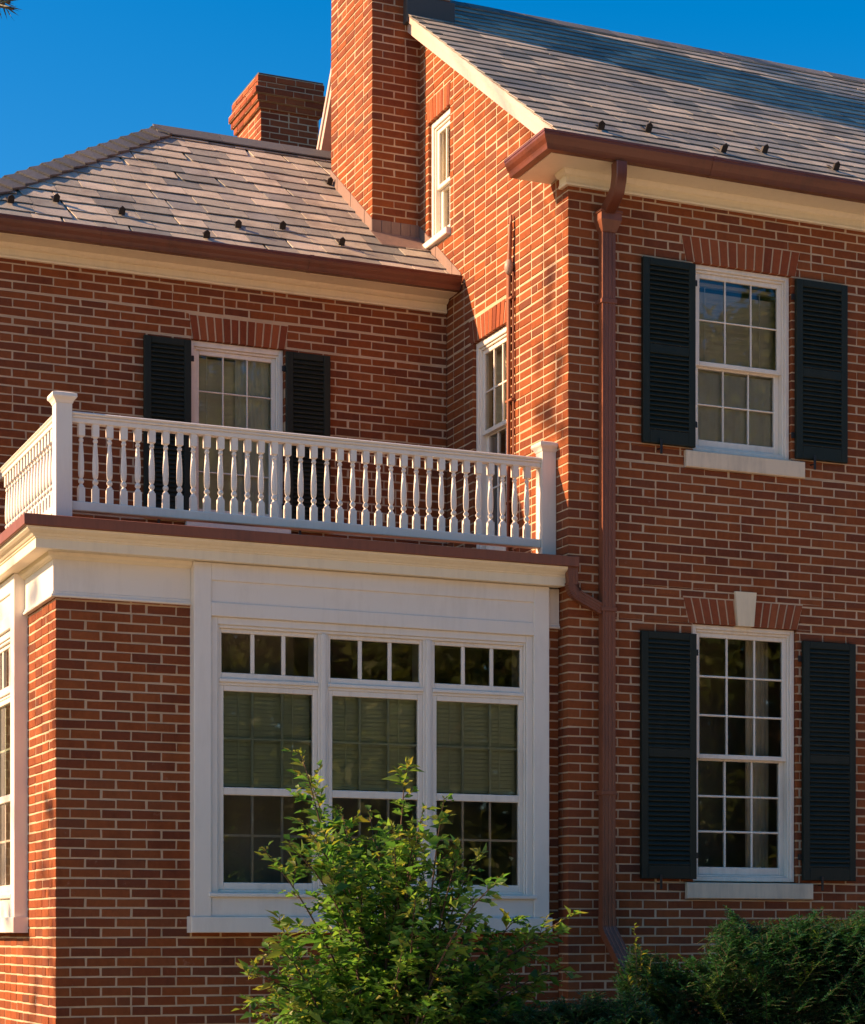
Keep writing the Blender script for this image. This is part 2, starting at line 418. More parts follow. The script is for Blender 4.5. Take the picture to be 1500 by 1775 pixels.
def jack_arch(F, wall, u0, u1, v0, v1, fl, n, key=None, name='arch_brick'):
    """flat arch of n radiating bricks; key=(ku0b,ku1b,ku0t,ku1t,vb,vt) leaves a gap for a keystone"""
    runs = [(u0, u1, u0 - fl, u1 + fl, n)]
    if key: runs = [(u0, key[0], u0 - fl, key[2], n // 2), (key[1], u1, key[3], u1 + fl, n // 2)]
    for b0, b1, t0, t1, m in runs:
        for i in range(m):
            e = 0.0068
            def at(k, s0, s1): return s0 + (s1 - s0) * k / m
            bl, br, tl, tr = at(i, b0, b1) + e, at(i + 1, b0, b1) - e, at(i, t0, t1) + e, at(i + 1, t0, t1) - e
            mb = MB(); w = random.uniform(-0.001, 0.003)
            ro = []
            for ww, ins in ((-BD, 0), (w - 0.002, 0), (w, 0.0022)):
                ro += [F.p(bl + ins, v0 + ins, ww), F.p(br - ins, v0 + ins, ww), F.p(tr - ins, v1 - JT + ins * -1, ww), F.p(tl + ins, v1 - JT - ins, ww)]
            fs = [(8, 9, 10, 11)]
            for k in (0, 4):
                for q in range(4):
                    j = (q + 1) % 4; fs.append((k + q, k + j, k + 4 + j, k + 4 + q))
            mb.add(ro, fs, F.flip); o = mb.build(name, 'arch_brick', wall)
    sl = MB()
    P = [F.p(u0, v0 + .002, -.08), F.p(u1, v0 + .002, -.08), F.p(u1 + fl, v1, -.08), F.p(u0 - fl, v1, -.08), F.p(u0, v0 + .002, -.004), F.p(u1, v0 + .002, -.004), F.p(u1 + fl, v1, -.004), F.p(u0 - fl, v1, -.004)]
    sl.hexa(P, F.flip); sl.build('arch_mortar', 'mortar', wall)

# ---- openings (u0,u1,v0,v1)
W_UP = (1.070, 1.950, 3.700, 5.150); W_LO = (1.070, 1.997, 0.405, 2.390)
FR_OPEN = [W_UP, (1.005, 1.990, 5.150, 5.353, 0.040), W_LO, (1.030, 2.005, 2.390, 2.593, 0.052), (0.988, 2.058, 3.571, 3.700), (0.998, 2.133, 0.280, 0.405), (1.435, 1.613, 2.593, 2.655)]
main_front = brick_wall('front_wall', FRONT, 0.0, 6.4, -1.7, 5.585, FR_OPEN, corner=0, label='shaded front brick wall of the main block', v_ref=-1.7 + 0.012)
jack_arch(FRONT, main_front, 1.005, 1.990, 5.150, 5.353, 0.040, 13)
jack_arch(FRONT, main_front, 1.030, 2.005, 2.390, 2.593, 0.052, 12, key=(1.452, 1.600, 1.428, 1.622))
ks = MB(); KW = 0.022
ks.hexa([FRONT.p(1.455, 2.388, -.05), FRONT.p(1.597, 2.388, -.05), FRONT.p(1.620, 2.652, -.05), FRONT.p(1.430, 2.652, -.05), FRONT.p(1.455, 2.388, KW), FRONT.p(1.597, 2.388, KW), FRONT.p(1.620, 2.652, KW), FRONT.p(1.430, 2.652, KW)])
P_(ks, 'keystone', 'keystone', main_front)

RP, RZ0 = 0.702, 5.775 + 0.30 * 0.702     # main roof: z = RZ0 + RP*y  (underside of slates)
RIDGE_Y = 3.63; RIDGE_Z = RZ0 + RP * RIDGE_Y
def gable_clip(v):
    top = v + 0.03
    lo = max(0.0, (top - RZ0 + 0.06) / RP)
    hi = 2.30 if v < 5.50 else 3.7
    return lo, hi
W_GU = (2.205, 2.672, 5.960, 7.000); W_GL = (1.040, 1.735, 3.050, 4.860)
GB_OPEN = [W_GU, (2.215, 2.700, 7.000, 7.203, 0.025), W_GL, (1.070, 1.780, 4.860, 5.063, 0.05), (2.19, 2.735, 5.900, 5.960)]
gable = brick_wall('gable_wall', GABLE, 0.0, 3.7, -1.7, 8.3, GB_OPEN + [(0.17, 5.0, -2.0, 2.74)], clip=gable_clip, corner=1, label='sunlit gable wall of glowing orange brick', v_ref=-1.7 + 0.012)
jack_arch(GABLE, gable, 2.215, 2.700, 7.000, 7.203, 0.025, 7)
jack_arch(GABLE, gable, 1.070, 1.780, 4.860, 5.063, 0.05, 10)
# back body of the main block (plain, never faces the camera)
bb = MB()
PX = 6.4
bb.add([(0.21, 3.7, -1.7), (0.21, 7.4, -1.7), (0.21, 7.4, 5.6), (0.21, 4.6, 8.15), (0.21, 3.7, 8.25)], [(0, 1, 2, 3, 4)])
bb.add([(0.21, 7.4, -1.7), (PX, 7.4, -1.7), (PX, 7.4, 5.6), (0.21, 7.4, 5.6)], [(0, 1, 2, 3)])
bb.add([(PX, 0.0, -1.7), (PX, 7.4, -1.7), (PX, 7.4, 5.6), (PX, 4.6, 8.15), (PX, 3.63, 8.3), (PX, 0, 5.8)], [(0, 1, 2, 3, 4, 5)])
P_(bb, 'rear_wall', 'brick')

W_WI = (4.20 - 2.243, 4.20 - 1.446, 3.330, 4.790)
WI_OPEN = [W_WI, (4.20 - 2.225, 4.20 - 1.44, 4.790, 4.993, 0.03), (4.20 - 2.29, 4.20 - 1.40, 3.265, 3.330)]
wing = brick_wall('wing_wall', WFRONT, 0.0, 4.197, -1.7, 5.25, WI_OPEN + [(0.41, 5.0, -2.0, 2.72)], corner=0, label='shaded brick wall of the wing behind the balcony', v_ref=-1.7 + 0.012)
jack_arch(WFRONT, wing, 4.20 - 2.225, 4.20 - 1.44, 4.790, 4.993, 0.03, 12)
brick_wall('wing_side_wall', WSIDE, 0.0, 4.6, -1.7, 5.25, (), corner=1, v_ref=-1.7 + 0.012)

BAYU0 = -2.868 + 3.815; BAYU1 = -0.128 + 3.815
porch = brick_wall('porch_wall', PFRONT, 0.0, 3.813, -1.7, 2.33, [(BAYU0 + .06, BAYU1 - .06, 0.06, 2.4)], corner=0, single=lambda u, v: u < BAYU0 + 0.35 and v > -0.62, label='shaded front brick wall of the sunroom', v_ref=-1.7 + 0.0)
PS0, PS1 = 0.885, 2.015
brick_wall('porch_side_wall', PSIDE, 0.0, 2.112, -1.7, 2.33, [(PS0 + .06, PS1 - .06, 0.06, 2.4)], corner=1, label='sunlit side brick wall of the sunroom', v_ref=-1.7 + 0.0)

# ---- chimneys
def chimney_shell(name, x0, x1, y0, y1, z0, z1, label, bmat='brick'):
    FA = Fr((x0, y0, 0), (1, 0, 0), (0, -1, 0)); FB = Fr((x0, y0, 0), (0, 1, 0), (-1, 0, 0)); FC = Fr((x1, y0, 0), (0, 1, 0), (1, 0, 0))
    w = brick_wall(name, FA, 0, x1 - x0, z0, z1, (), corner=0, label=label, v_ref=-1.688, bmat=bmat)
    for F, L in ((FB, y1 - y0), (FC, y1 - y0)):
        h0 = n_single[0]
        s = brick_wall('chimney_side', F, 0, L, z0, z1, (), corner=1, v_ref=-1.688, bmat=bmat)
        # make it a sub-part of the chimney
        for ch in list(s.children): ch.parent = w; 
        s.parent = w; s.matrix_parent_inverse = Matrix.Identity(4)
    cap = MB(); cap.box(FRONT, x0 + .01, x1 - .01, z1 - 0.01, z1 + 0.05, -(y1), -(y0 + .01)); cap.build('chimney_cap', 'stone', w)
    return w
ch1 = chimney_shell('chimney', -0.447, 0.29, 2.860, 3.878, 5.45, 10.5, 'tall chimney on the gable with sunlit left face')
ch2 = chimney_shell('chimney', -0.083, 0.568, 7.0, 7.81, 6.0, 8.70, 'short chimney with corbelled top behind the wing ridge', 'arch_brick')
FCB = Fr((-0.03, 7.0, 0), (1, 0, 0), (0, -1, 0))
for i, (za, zb, o) in enumerate(((8.70, 8.766, 0.030), (8.768, 8.834, 0.055), (8.836, 8.902, 0.080), (8.904, 8.970, 0.046), (8.972, 9.038, 0.046))):
    x0, x1, y0, y1 = -0.083 - o, 0.568 + o, 7.0 - o, 7.81 + o
    core = MB(); core.box(FRONT, x0 + .007, x1 - .007, za - .004, zb, -(y1 - .007), -(y0 + .007)); core.build('corbel_course', 'mortar', ch2)
    bk = MB(); par = i % 2
    for F, L in ((Fr((x0, y0, 0), (1, 0, 0), (0, -1, 0)), x1 - x0), (Fr((x0, y0, 0), (0, 1, 0), (-1, 0, 0)), y1 - y0)):
        first = F is not None and ((F.flip and par == 0) or (not F.flip and par == 1))
        u = BD + JT if first else 0
        while u < L - .02:
            jitter_brick(bk, F, u, min(u + BL, L), za, zb - JT * 0.8, -BD + .001, 0); u += PER
    bk.build('corbel_brick', 'arch_brick', ch2, kind='stuff')
cp = MB(); cp.box(FRONT, -0.12, 0.605, 9.036, 9.056, -7.85, -6.96, 0.006); cp.build('coping', 'lead', ch2)
cp = MB(); cp.box(FRONT, 0.06, 0.34, 9.056, 9.095, -7.6, -7.15, 0.01); cp.build('flue_cap', 'stone', ch2)
# lead box flashing at the roof, copper flashings on the wing roof
fl = MB(); fl.box(FRONT, -0.155, 0.300, 7.90, 8.135, -3.2, -2.78, 0.004)
fl.box(FRONT, 0.292, 0.306, 7.93, 8.6, -3.9, -3.2)
fl.build('lead_flashing', 'lead', ch1)

# ---- main roof
SL = math.hypot(1, RP)
class RoofFr:
    def __init__(s, o, U, S, N): s.o, s.U, s.S, s.N = Vector(o), Vector(U), Vector(S), Vector(N)
    def p(s, u, v, h): return s.o + s.U * u + s.S * v + s.N * h
def clip_poly(poly, planes):
    for (a, b, c) in planes:     # keep a*u+b*v+c >= 0
        out = []
        for i in range(len(poly)):
            p, q = poly[i], poly[(i + 1) % len(poly)]
            dp, dq = a * p[0] + b * p[1] + c, a * q[0] + b * q[1] + c
            if dp >= 0: out.append(p)
            if (dp >= 0) != (dq >= 0):
                t = dp / (dp - dq); out.append((p[0] + (q[0] - p[0]) * t, p[1] + (q[1] - p[1]) * t))
        poly = out
        if len(poly) < 3: return None
    return poly
def slate_geo(m, RF, poly, v0, L, lift, th, tilt=0.0):
    h = lambda u, v: lift * (1 - (v - v0) / L) + tilt * (u - poly[0][0])
    n = len(poly)
    top = [RF.p(u, v, h(u, v) + th) for u, v in poly]; bot = [RF.p(u, v, h(u, v)) for u, v in poly]
    m.add(top + bot, [tuple(range(n))] + [(i, n + i, n + (i + 1) % n, (i + 1) % n) for i in range(n)])
slate_cache = {}
n_slate = [0]
def slates(roof, RF, ulo, uhi, vtop, ex, wset, planes, mat, single, thick=0.0065, tight=False):
    stuff = MB(); r = 0; v = 0.0
    while v < vtop - 0.03:
        u = ulo + random.uniform(-0.3, 0)
        while u < uhi:
            w = random.choice(wset); L = ex * 1.9
            vj = v + random.uniform(-0.008, 0.008)
            gap = random.uniform(0.001, 0.0025) if tight else random.uniform(0.003, 0.007)
            j = lambda: random.uniform(-0.007, 0.007)
            poly = [(u + gap / 2, vj + j()), (u + w * 0.35, vj + j() - 0.002), (u + w * 0.7, vj + j()), (u + w - gap / 2, vj + j()), (u + w - gap / 2, min(vj + L, vtop)), (u + gap / 2, min(vj + L, vtop))]
            if random.random() < 0.10 and not tight: poly[0] = (poly[0][0] + random.uniform(.01, .05), poly[0][1] + .002); 
            if random.random() < 0.06 and not tight: poly[3] = (poly[3][0] - random.uniform(.01, .05), poly[3][1] + .003)
            cl = clip_poly(poly, planes)
            full = cl is not None and len(cl) == 6 and all(abs(a[0] - b[0]) + abs(a[1] - b[1]) < 1e-9 for a, b in zip(cl, poly))
            if cl:
                tl = random.uniform(-0.006, 0.006) * (.3 if tight else 1); li = 0.019 + random.uniform(0, .0012 if tight else 0.004)
                if single and single((u + w / 2), v) and n_slate[0] < 300:
                    m = MB(); slate_geo(m, RF, cl, vj, L, li, thick, tl); m.build('slate', mat, roof); n_slate[0] += 1
                else: slate_geo(stuff, RF, cl, vj, L, li, thick, tl)
            u += w
        v += ex
    if stuff.v: stuff.build('slate_courses', mat, roof, kind='stuff')
RX0 = -0.14
roof = MB()
zr = lambda y: RZ0 + RP * y
ye = -0.31
EXM = 0.185
rear = [(RIDGE_Y, RIDGE_Z), (4.60, RIDGE_Z - 0.16), (5.9, 6.35), (7.7, 5.3)]
prof = [(ye, zr(ye))] + rear
for (a, b), (c, d) in zip(prof, prof[1:]):
    roof.hexa([(RX0 + .012, a, b - .05), (6.6, a, b - .05), (6.6, c, d - .05), (RX0 + .012, c, d - .05), (RX0 + .012, a, b), (6.6, a, b), (6.6, c, d), (RX0 + .012, c, d)])
mroof = P_(roof, 'main_roof', 'deck_dark', label='main roof of thin dark slate courses')
nS = Vector((0, 1, RP)).normalized(); nN = Vector((0, -RP, 1)).normalized()
RFM = RoofFr((0, ye, zr(ye)), (1, 0, 0), nS, nN)
slates(mroof, RFM, RX0, 6.6, (RIDGE_Y - ye) * SL, EXM, (.26, .29, .32, .35), [(1, 0, -RX0), (-1, 0, 6.6), (0, 1, -.03)], 'slate_main', None, tight=True)
rc = MB()
for i in range(23):
    x = RX0 + i * 0.3
    jz = random.uniform(-.004, .004)
    for sgn in (-1, 1):
        y1 = RIDGE_Y + sgn * 0.16
        a, b = (x, x + .297)
        z1 = RIDGE_Z + .035 + jz; z2 = z1 - (0.16 * RP if sgn < 0 else 0.16 * 0.17)
        q = [(a, RIDGE_Y, z1), (b, RIDGE_Y, z1), (b, y1, z2), (a, y1, z2)]
        if sgn < 0: q = q[::-1]
        rc.add([Vector(p) for p in q] + [Vector(p) - Vector((0, 0, .012)) for p in q], [(3, 2, 1, 0) if sgn > 0 else (3, 2, 1, 0), (4, 5, 6, 7), (0, 1, 5, 4), (1, 2, 6, 5), (2, 3, 7, 6), (3, 0, 4, 7)])
rc.build('ridge_slates', 'cap_slate', mroof, kind='stuff')
# rake boards
def rake(pts, x0, x1, drop, name, mat, top=0.0):
    m = MB()
    for (a, b), (c, d) in zip(pts, pts[1:]):
        m.hexa([(x0, a, b - drop), (x1, a, b - drop), (x1, c, d - drop), (x0, c, d - drop), (x0, a, b - top), (x1, a, b - top), (x1, c, d - top), (x0, c, d - top)])
    return P_(m, name, mat, mroof)
rk = [(-0.165, zr(-0.165)), (2.858, zr(2.858))]
rake(rk, -0.118, 0.05, 0.150, 'rake_board', 'rake_sun_tint', 0.005)
rake(rk, -0.134, -0.116, 0.052, 'rake_moulding', 'rake_sun_tint', -0.002)
rk2 = [(3.88, RIDGE_Z - .04), (4.60, RIDGE_Z - 0.16), (5.9, 6.35)]
rake(rk2, -0.13, 0.21, 0.17, 'rake_board', 'rake_sun_tint', 0.0)
rake(rk2, -0.145, -0.128, 0.06, 'rake_moulding', 'rake_sun_tint', -0.012)
# ---- main eave
def kgutter(o0, o1, z0, z1):
    """ogee gutter profile from back o0 to lip o1"""
    h = z1 - z0; d = o1 - o0
    return [(o0, z0), (o0 + d * .55, z0), (o0 + d * .60, z0 + h * .16), (o0 + d * .66, z0 + h * .30), (o0 + d * .84, z0 + h * .52), (o0 + d * .95, z0 + h * .72), (o0 + d * .96, z0 + h * .84), (o1, z0 + h * .86), (o1, z1), (o1 - .012, z1), (o1 - .012, z0 + h * .88), (o0 + d * .5, z0 + h * .6), (o0 + .008, z0 + h * .6), (o0 + .008, z1), (o0, z1)]
mp = [(0.0, 0.30), (0.0, 0.0), (6.6, 0.0)]
eave = MB(); eave.sweep(kgutter(0.278, 0.385, 5.692, 5.818), mp, -1)
gut = P_(eave, 'gutter', 'brown_metal', label='brown gutter along the main roof with a return on the gable')
def gutter_seam(par, xs, y, prof):
    for x in xs:
        m = MB(); m.sweep([(o + (.003 if o > .2 else 0), z + (-.003 if i < 8 else .002)) for i, (o, z) in enumerate(prof)], [(x, y), (x + .035, y)], -1); m.build('seam', 'brown_metal', par)
gutter_seam(gut, (1.02, 3.4, 5.5), 0.0, kgutter(0.278, 0.385, 5.692, 5.818))
cap = MB(); cap.add([(-0.375, 0.26, 5.80), (-0.375, -0.33, 5.80), (0.0, -0.02, 5.93), (0.0, 0.26, 5.93)], [(0, 1, 2, 3), (3, 2, 1, 0)]); cap.build('return_cover', 'brown_metal', gut)
sof = MB(); sof.sweep([(0.0, 5.69), (0.274, 5.69), (0.274, 5.76), (0.0, 5.76)], mp, -1)
sofo = P_(sof, 'soffit', 'cream_paint')
frz = MB(); frz.sweep([(0.0, 5.580), (0.030, 5.580), (0.034, 5.592), (0.030, 5.604), (0.026, 5.606), (0.026, 5.65), (0.045, 5.655), (0.062, 5.675), (0.066, 5.689), (0.0, 5.689)], [(0.0, 0.095), (0.0, 0.0), (6.4, 0.0)], -1)
P_(frz, 'frieze', 'cream_paint', label='cream frieze under the main eave')

# ---- wing roof (hipped at its outer end)
WP = 0.745; WY = 1.955; WZ = 5.365
wz = lambda y: WZ + WP * (y - WY)
WRY = 4.60; WRZ = wz(WRY); HX = -1.85; WLX = HX - (WRY - WY)
wsl = math.hypot(1, WP)
wr = MB()
wr.add([(WLX, WY, WZ), (0.0, WY, WZ), (0.0, WRY, WRZ), (HX, WRY, WRZ), (WLX, 2 * WRY - WY, WZ), (0, 2 * WRY - WY, WZ)], [(0, 1, 2, 3), (0, 3, 4), (3, 2, 5, 4)])
wroof = P_(wr, 'wing_roof', 'deck_dark', label='wing roof of broad brownish slates in sun')
wS = Vector((0, 1, WP)).normalized(); wN = Vector((0, -WP, 1)).normalized()
RFW = RoofFr((0, WY, WZ), (1, 0, 0), wS, wN)
VT = (WRY - WY) * wsl
# hip edge in roof coords: from (WLX,0) to (HX,VT): keep right side
ha, hb = VT, -(HX - WLX); hc = -(ha * WLX)
hyp = math.hypot(ha, hb)
slates(wroof, RFW, WLX, 0.0, VT, 0.205, (.25, .29, .32, .36), [(ha / hyp, hb / hyp, hc / hyp), (-1, 0, 0), (0, 1, -.085)], 'slate', lambda u, v: u > -4.15)
lS = Vector((1, 0, WP)).normalized(); lN = Vector((-WP, 0, 1)).normalized()
RFL = RoofFr((WLX, 0, WZ), (0, -1, 0), lS, lN)
slates(wroof, RFL, -(2 * WRY - WY), -WY, VT, 0.205, (.29, .32, .36), [(VT, -(WRY - WY), VT * (2 * WRY - WY)), (-VT, -(WRY - WY), -VT * WY)], 'slate', None)
# hip caps and ridge caps
H0 = Vector((WLX, WY, WZ)); H1 = Vector((HX, WRY, WRZ)); hd = (H1 - H0).normalized(); hl = (H1 - H0).length
hn = Vector((-WP, -WP, 2)).normalized(); 
for i in range(int(hl / 0.205) + 1):
    s0 = i * 0.205; s1 = min(s0 + 0.215, hl + .02)
    for sgn, acr in ((1, Vector((1, 0, 0))), (-1, Vector((0, 1, 0)))):
        d = acr * 1.0 + hd * -0.0
        # direction lying in the slope, square to the hip
        nn = wN if sgn > 0 else lN
        d = nn.cross(hd) * (-1 if sgn > 0 else 1)
        d.normalize()
        W = 0.19
        l0, l1 = 0.066, 0.048
        q = [H0 + hd * s0 + hn * l0, H0 + hd * s1 + hn * l1, H0 + hd * s1 + hn * l1 + d * W - nn * 0.01, H0 + hd * s0 + hn * l0 + d * W - nn * 0.006]
        m = MB(); t_ = nn * 0.016
        P8 = [p - t_ for p in q] + q
        fs = [(3, 2, 1, 0), (4, 5, 6, 7), (0, 1, 5, 4), (1, 2, 6, 5), (2, 3, 7, 6), (3, 0, 4, 7)]
        nrm = (q[1] - q[0]).cross(q[2] - q[0])
        m.add(P8, fs, nrm.dot(nn) < 0); m.build('hip_slate', 'cap_slate', wroof)
x = HX - 0.06
while x < -0.05:
    x1 = min(x + 0.62, -0.02); m = MB()
    for sgn in (-1, 1):
        y1 = WRY + sgn * 0.17
        q = [Vector((x, WRY, WRZ + .062)), Vector((x1 - .004, WRY, WRZ + .062)), Vector((x1 - .004, y1, WRZ + .060 - 0.17 * WP)), Vector((x, y1, WRZ + .060 - 0.17 * WP))]
        if sgn > 0: q = q[::-1]
        q = q[::-1]
        m.add([p - Vector((0, 0, .012)) for p in q] + q, [(3, 2, 1, 0), (4, 5, 6, 7), (0, 1, 5, 4), (1, 2, 6, 5), (2, 3, 7, 6), (3, 0, 4, 7)])
    m.build('ridge_slate', 'cap_slate', wroof); x = x1
# flashings against chimney and gable
fl = MB()
z0 = lambda y: wz(y) + 0.03
for (xa, y0, y1, hgt, of) in ((-0.447, 2.86, 3.878, 0.115, 0.004),):
    n = 6
    for i in range(n):
        a = y0 + (y1 - y0) * i / n; b = y0 + (y1 - y0) * (i + 1) / n - .002
        xo = xa - of - 0.003 * (i % 2)
        fl.hexa([(xo, a, z0(a) - .02), (xa + .02, a, z0(a) - .02), (xa + .02, b, z0(b) - .02), (xo, b, z0(b) - .02), (xo, a, z0(a) + hgt), (xa + .02, a, z0(a) + hgt), (xa + .02, b, z0(b) + hgt), (xo, b, z0(b) + hgt)])
fl.build('flashing', 'flashing_copper', ch1)
fl = MB(); n = 5
for i in range(n):
    a = -0.45 + 0.447 * i / n; b = -0.45 + 0.447 * (i + 1) / n - .003
    fl.box(FRONT, a, b, z0(2.86) - .05, z0(2.86) + 0.105, -2.87, -2.853 + 0.002 * (i % 2), 0.002)
fl.build('flashing', 'flashing_copper', ch1)
fl = MB(); fl.hexa([(-.46, 2.60, z0(2.60) + .002), (-.002, 2.60, z0(2.60) + .002), (-.002, 2.862, z0(2.862) + .002), (-.46, 2.862, z0(2.862) + .002), (-.46, 2.60, z0(2.60) + .006), (-.002, 2.60, z0(2.60) + .006), (-.002, 2.862, z0(2.862) + .006), (-.46, 2.862, z0(2.862) + .006)])
fl.build('apron_flashing', 'flashing_copper', ch1)
fl = MB(); n = 5
for i in range(n):
    a = 1.97 + 0.885 * i / n; b = 1.97 + 0.885 * (i + 1) / n - .002
    xo = -0.006 - 0.003 * (i % 2)
    fl.hexa([(xo, a, z0(a) - .03), (.02, a, z0(a) - .03), (.02, b, z0(b) - .03), (xo, b, z0(b) - .03), (xo, a, z0(a) + .10), (.02, a, z0(a) + .10), (.02, b, z0(b) + .10), (xo, b, z0(b) + .10)])
fl.build('step_flashing', 'flashing_copper', wroof)
# snow guards
sgm = MB(); B0 = Fr((0, 0, 0), (1, 0, 0), (0, -1, 0))
sgm.box(B0, -.026, .026, 0.0, .050, -.004, .004, .002); sgm.add([(-.026, -.004, .05), (.026, -.004, .05), (0, -.004, .072), (-.026, .004, .05), (.026, .004, .05), (0, .004, .072)], [(0, 1, 2), (5, 4, 3), (0, 2, 5, 3), (1, 4, 5, 2)])
sgm.box(B0, -.012, .012, -.002, .005, -.13, -.004); sgm.box(B0, -.004, .004, 0, .04, -.05, -.004)
sgme = sgm.mesh('snow_guard', 'black_iron')
def guard(rf, par, px, py, plane):
    fF, cxp, yh = 3622.0, 750.0, 1622.0
    dcam = Vector(((px - cxp) / fF, 1.0, (yh - py) / fF)); a = R(23.034)
    d = Vector((math.cos(a) * dcam.x + math.sin(a) * dcam.y, -math.sin(a) * dcam.x + math.cos(a) * dcam.y, dcam.z))
    n, o = rf.N, rf.o + rf.N * 0.03
    t = (o - CAM).dot(n) / d.dot(n); p = CAM + d * t
    ob = link('snow_guard', sgme, par); ob.location = p; ob.rotation_euler = (math.atan(plane), 0, random.uniform(-.2, .2))
for px, py in ((18, 352), (97, 350), (211, 372), (358, 413), (413, 395), (490, 397), (592, 425), (571, 320)): guard(RFW, wroof, px, py, WP)
for px, py in ((1042, 225), (1124, 228), (1254, 264), (1325, 265), (1449, 295)): guard(RFM, mroof, px, py, RP)
# wing eave
wp = [(-4.20, 6.9), (-4.20, 2.267), (-0.012, 2.267)]
m = MB(); m.sweep(kgutter(0.250, 0.355, 5.356, 5.467), wp, -1); wg = P_(m, 'gutter', 'brown_metal', label='brown gutter along the wing roof')
gutter_seam(wg, (-3.05, -1.35), 2.267, kgutter(0.250, 0.355, 5.356, 5.467))
m = MB(); m.sweep([(0.0, 5.352), (0.246, 5.352), (0.246, 5.42), (0.0, 5.42)], wp, -1); P_(m, 'soffit', 'cream_paint')
m = MB(); m.sweep([(0.0, 5.243), (0.028, 5.243), (0.034, 5.255), (0.028, 5.267), (0.024, 5.270), (0.024, 5.315), (0.05, 5.32), (0.066, 5.335), (0.072, 5.351), (0.0, 5.351)], wp, -1); P_(m, 'frieze', 'cream_paint', label='cream frieze under the wing eave')

# ---- sunroom roof edge, cornice, deck
pp = [(-3.815, 2.262), (-3.815, 0.154), (0.035, 0.154)]
pp2 = [(-3.815, 2.262), (-3.815, 0.154), (-0.030, 0.154)]
m = MB(); m.sweep([(0.05, 2.735), (0.262, 2.728), (0.268, 2.732), (0.270, 2.800), (0.255, 2.806), (0.05, 2.83)], pp, -1); P_(m, 'roof_edge', 'copper_edge', label='reddish brown metal roof edge of the sunroom')
m = MB(); m.box(FRONT, -3.80, -0.01, 2.74, 2.835, -2.26, -0.10); P_(m, 'balcony_deck', 'dark_rubber')
m = MB(); m.sweep([(0.05, 2.60), (0.170, 2.596), (0.172, 2.600), (0.172, 2.660), (0.180, 2.664), (0.182, 2.672), (0.192, 2.676), (0.205, 2.690), (0.222, 2.698), (0.240, 2.712), (0.246, 2.727), (0.05, 2.733)], pp2, -1)
P_(m, 'cornice', 'cream_paint', label='cream crown moulding under the sunroom roof edge')
m = MB(); m.sweep([(0.0, 2.555), (0.030, 2.555), (0.040, 2.565), (0.058, 2.575), (0.066, 2.598), (0.0, 2.598)], [(-3.815, 2.262), (-3.815, 0.154), (BAYU0 - 3.815 - .002, 0.154)], -1); P_(m, 'bed_moulding', 'cream_paint')
fzp = [(0.0, 2.300), (0.034, 2.300), (0.038, 2.308), (0.034, 2.318), (0.026, 2.322), (0.026, 2.336), (0.020, 2.340), (0.020, 2.556), (0.0, 2.556)]
m = MB(); m.sweep(fzp, [(-3.815, 0.154 + PS0 - .002), (-3.815, 0.154), (BAYU0 - 3.815 - .002, 0.154)], -1); P_(m, 'frieze', 'white_paint', label='plain white frieze board over the sunroom corner')
m = MB(); m.sweep(fzp[:-2] + [(0.02, 2.597), (0.0, 2.597)], [(BAYU1 - 3.815 + .002, 0.154), (-0.008, 0.154)], -1); P_(m, 'frieze', 'white_paint')

# ---- windows
def pane(F, u0, u1, v0, v1, w, par, mat='glass', name='pane'):
    m = MB(); m.add([F.p(u0, v0, w), F.p(u1, v0, w), F.p(u1, v1, w), F.p(u0, v1, w)], [(0, 1, 2, 3)], F.flip); return m.build(name, mat, par)
def grid_sash(F, u0, u1, v0, v1, w0, w1, st, rt, rb, cols, rows, par, glass='glass', mw=0.016, name='sash', inner=False):
    m = MB(); c = 0.004
    m.box(F, u0, u0 + st, v0, v1, w0, w1, c); m.box(F, u1 - st, u1, v0, v1, w0, w1, c)
    m.box(F, u0 + st, u1 - st, v1 - rt, v1, w0, w1 - .001, c); m.box(F, u0 + st, u1 - st, v0, v0 + rb, w0, w1 - .001, c)
    gu0, gu1, gv0, gv1 = u0 + st, u1 - st, v0 + rb, v1 - rt; di = .010 if inner else 0
    for i in range(1, cols):
        x = gu0 + (gu1 - gu0) * i / cols; m.box(F, x - mw / 2, x + mw / 2, gv0, gv1, w0 + .004, w1 - .006 - di, .004)
    for i in range(1, rows):
        y = gv0 + (gv1 - gv0) * i / rows; m.box(F, gu0, gu1, y - mw / 2, y + mw / 2, w0 + .005, w1 - .007 - di, .004)
    s = m.build(name, 'sash_paint', par)
    for i in range(cols):
        for j in range(rows):
            a = gu0 + (gu1 - gu0) * i / cols; b = gu0 + (gu1 - gu0) * (i + 1) / cols
            cc = gv0 + (gv1 - gv0) * j / rows; d = gv0 + (gv1 - gv0) * (j + 1) / rows
            pane(F, a, b, cc, d, (w1 - .008 if inner else (w0 + w1) / 2 - .003) + random.uniform(-.0006, .0006), par, glass)
    return s
def room(F, u0, u1, v0, v1, depth, w1=-0.16, mat='plaster'):
    m = MB(); e = 0.45
    a, b, c, d = u0 - e, u1 + e, v0 - 0.25, v1 + 0.2
    P = [F.p(a, c, w1 - .06), F.p(b, c, w1 - .06), F.p(b, d, w1 - .06), F.p(a, d, w1 - .06), F.p(a, c, -depth), F.p(b, c, -depth), F.p(b, d, -depth), F.p(a, d, -depth)]
    m.add(P, [(4, 5, 6, 7), (0, 1, 5, 4), (1, 2, 6, 5), (2, 3, 7, 6), (3, 0, 4, 7)], F.flip)
    P_(m, 'room_wall', mat)
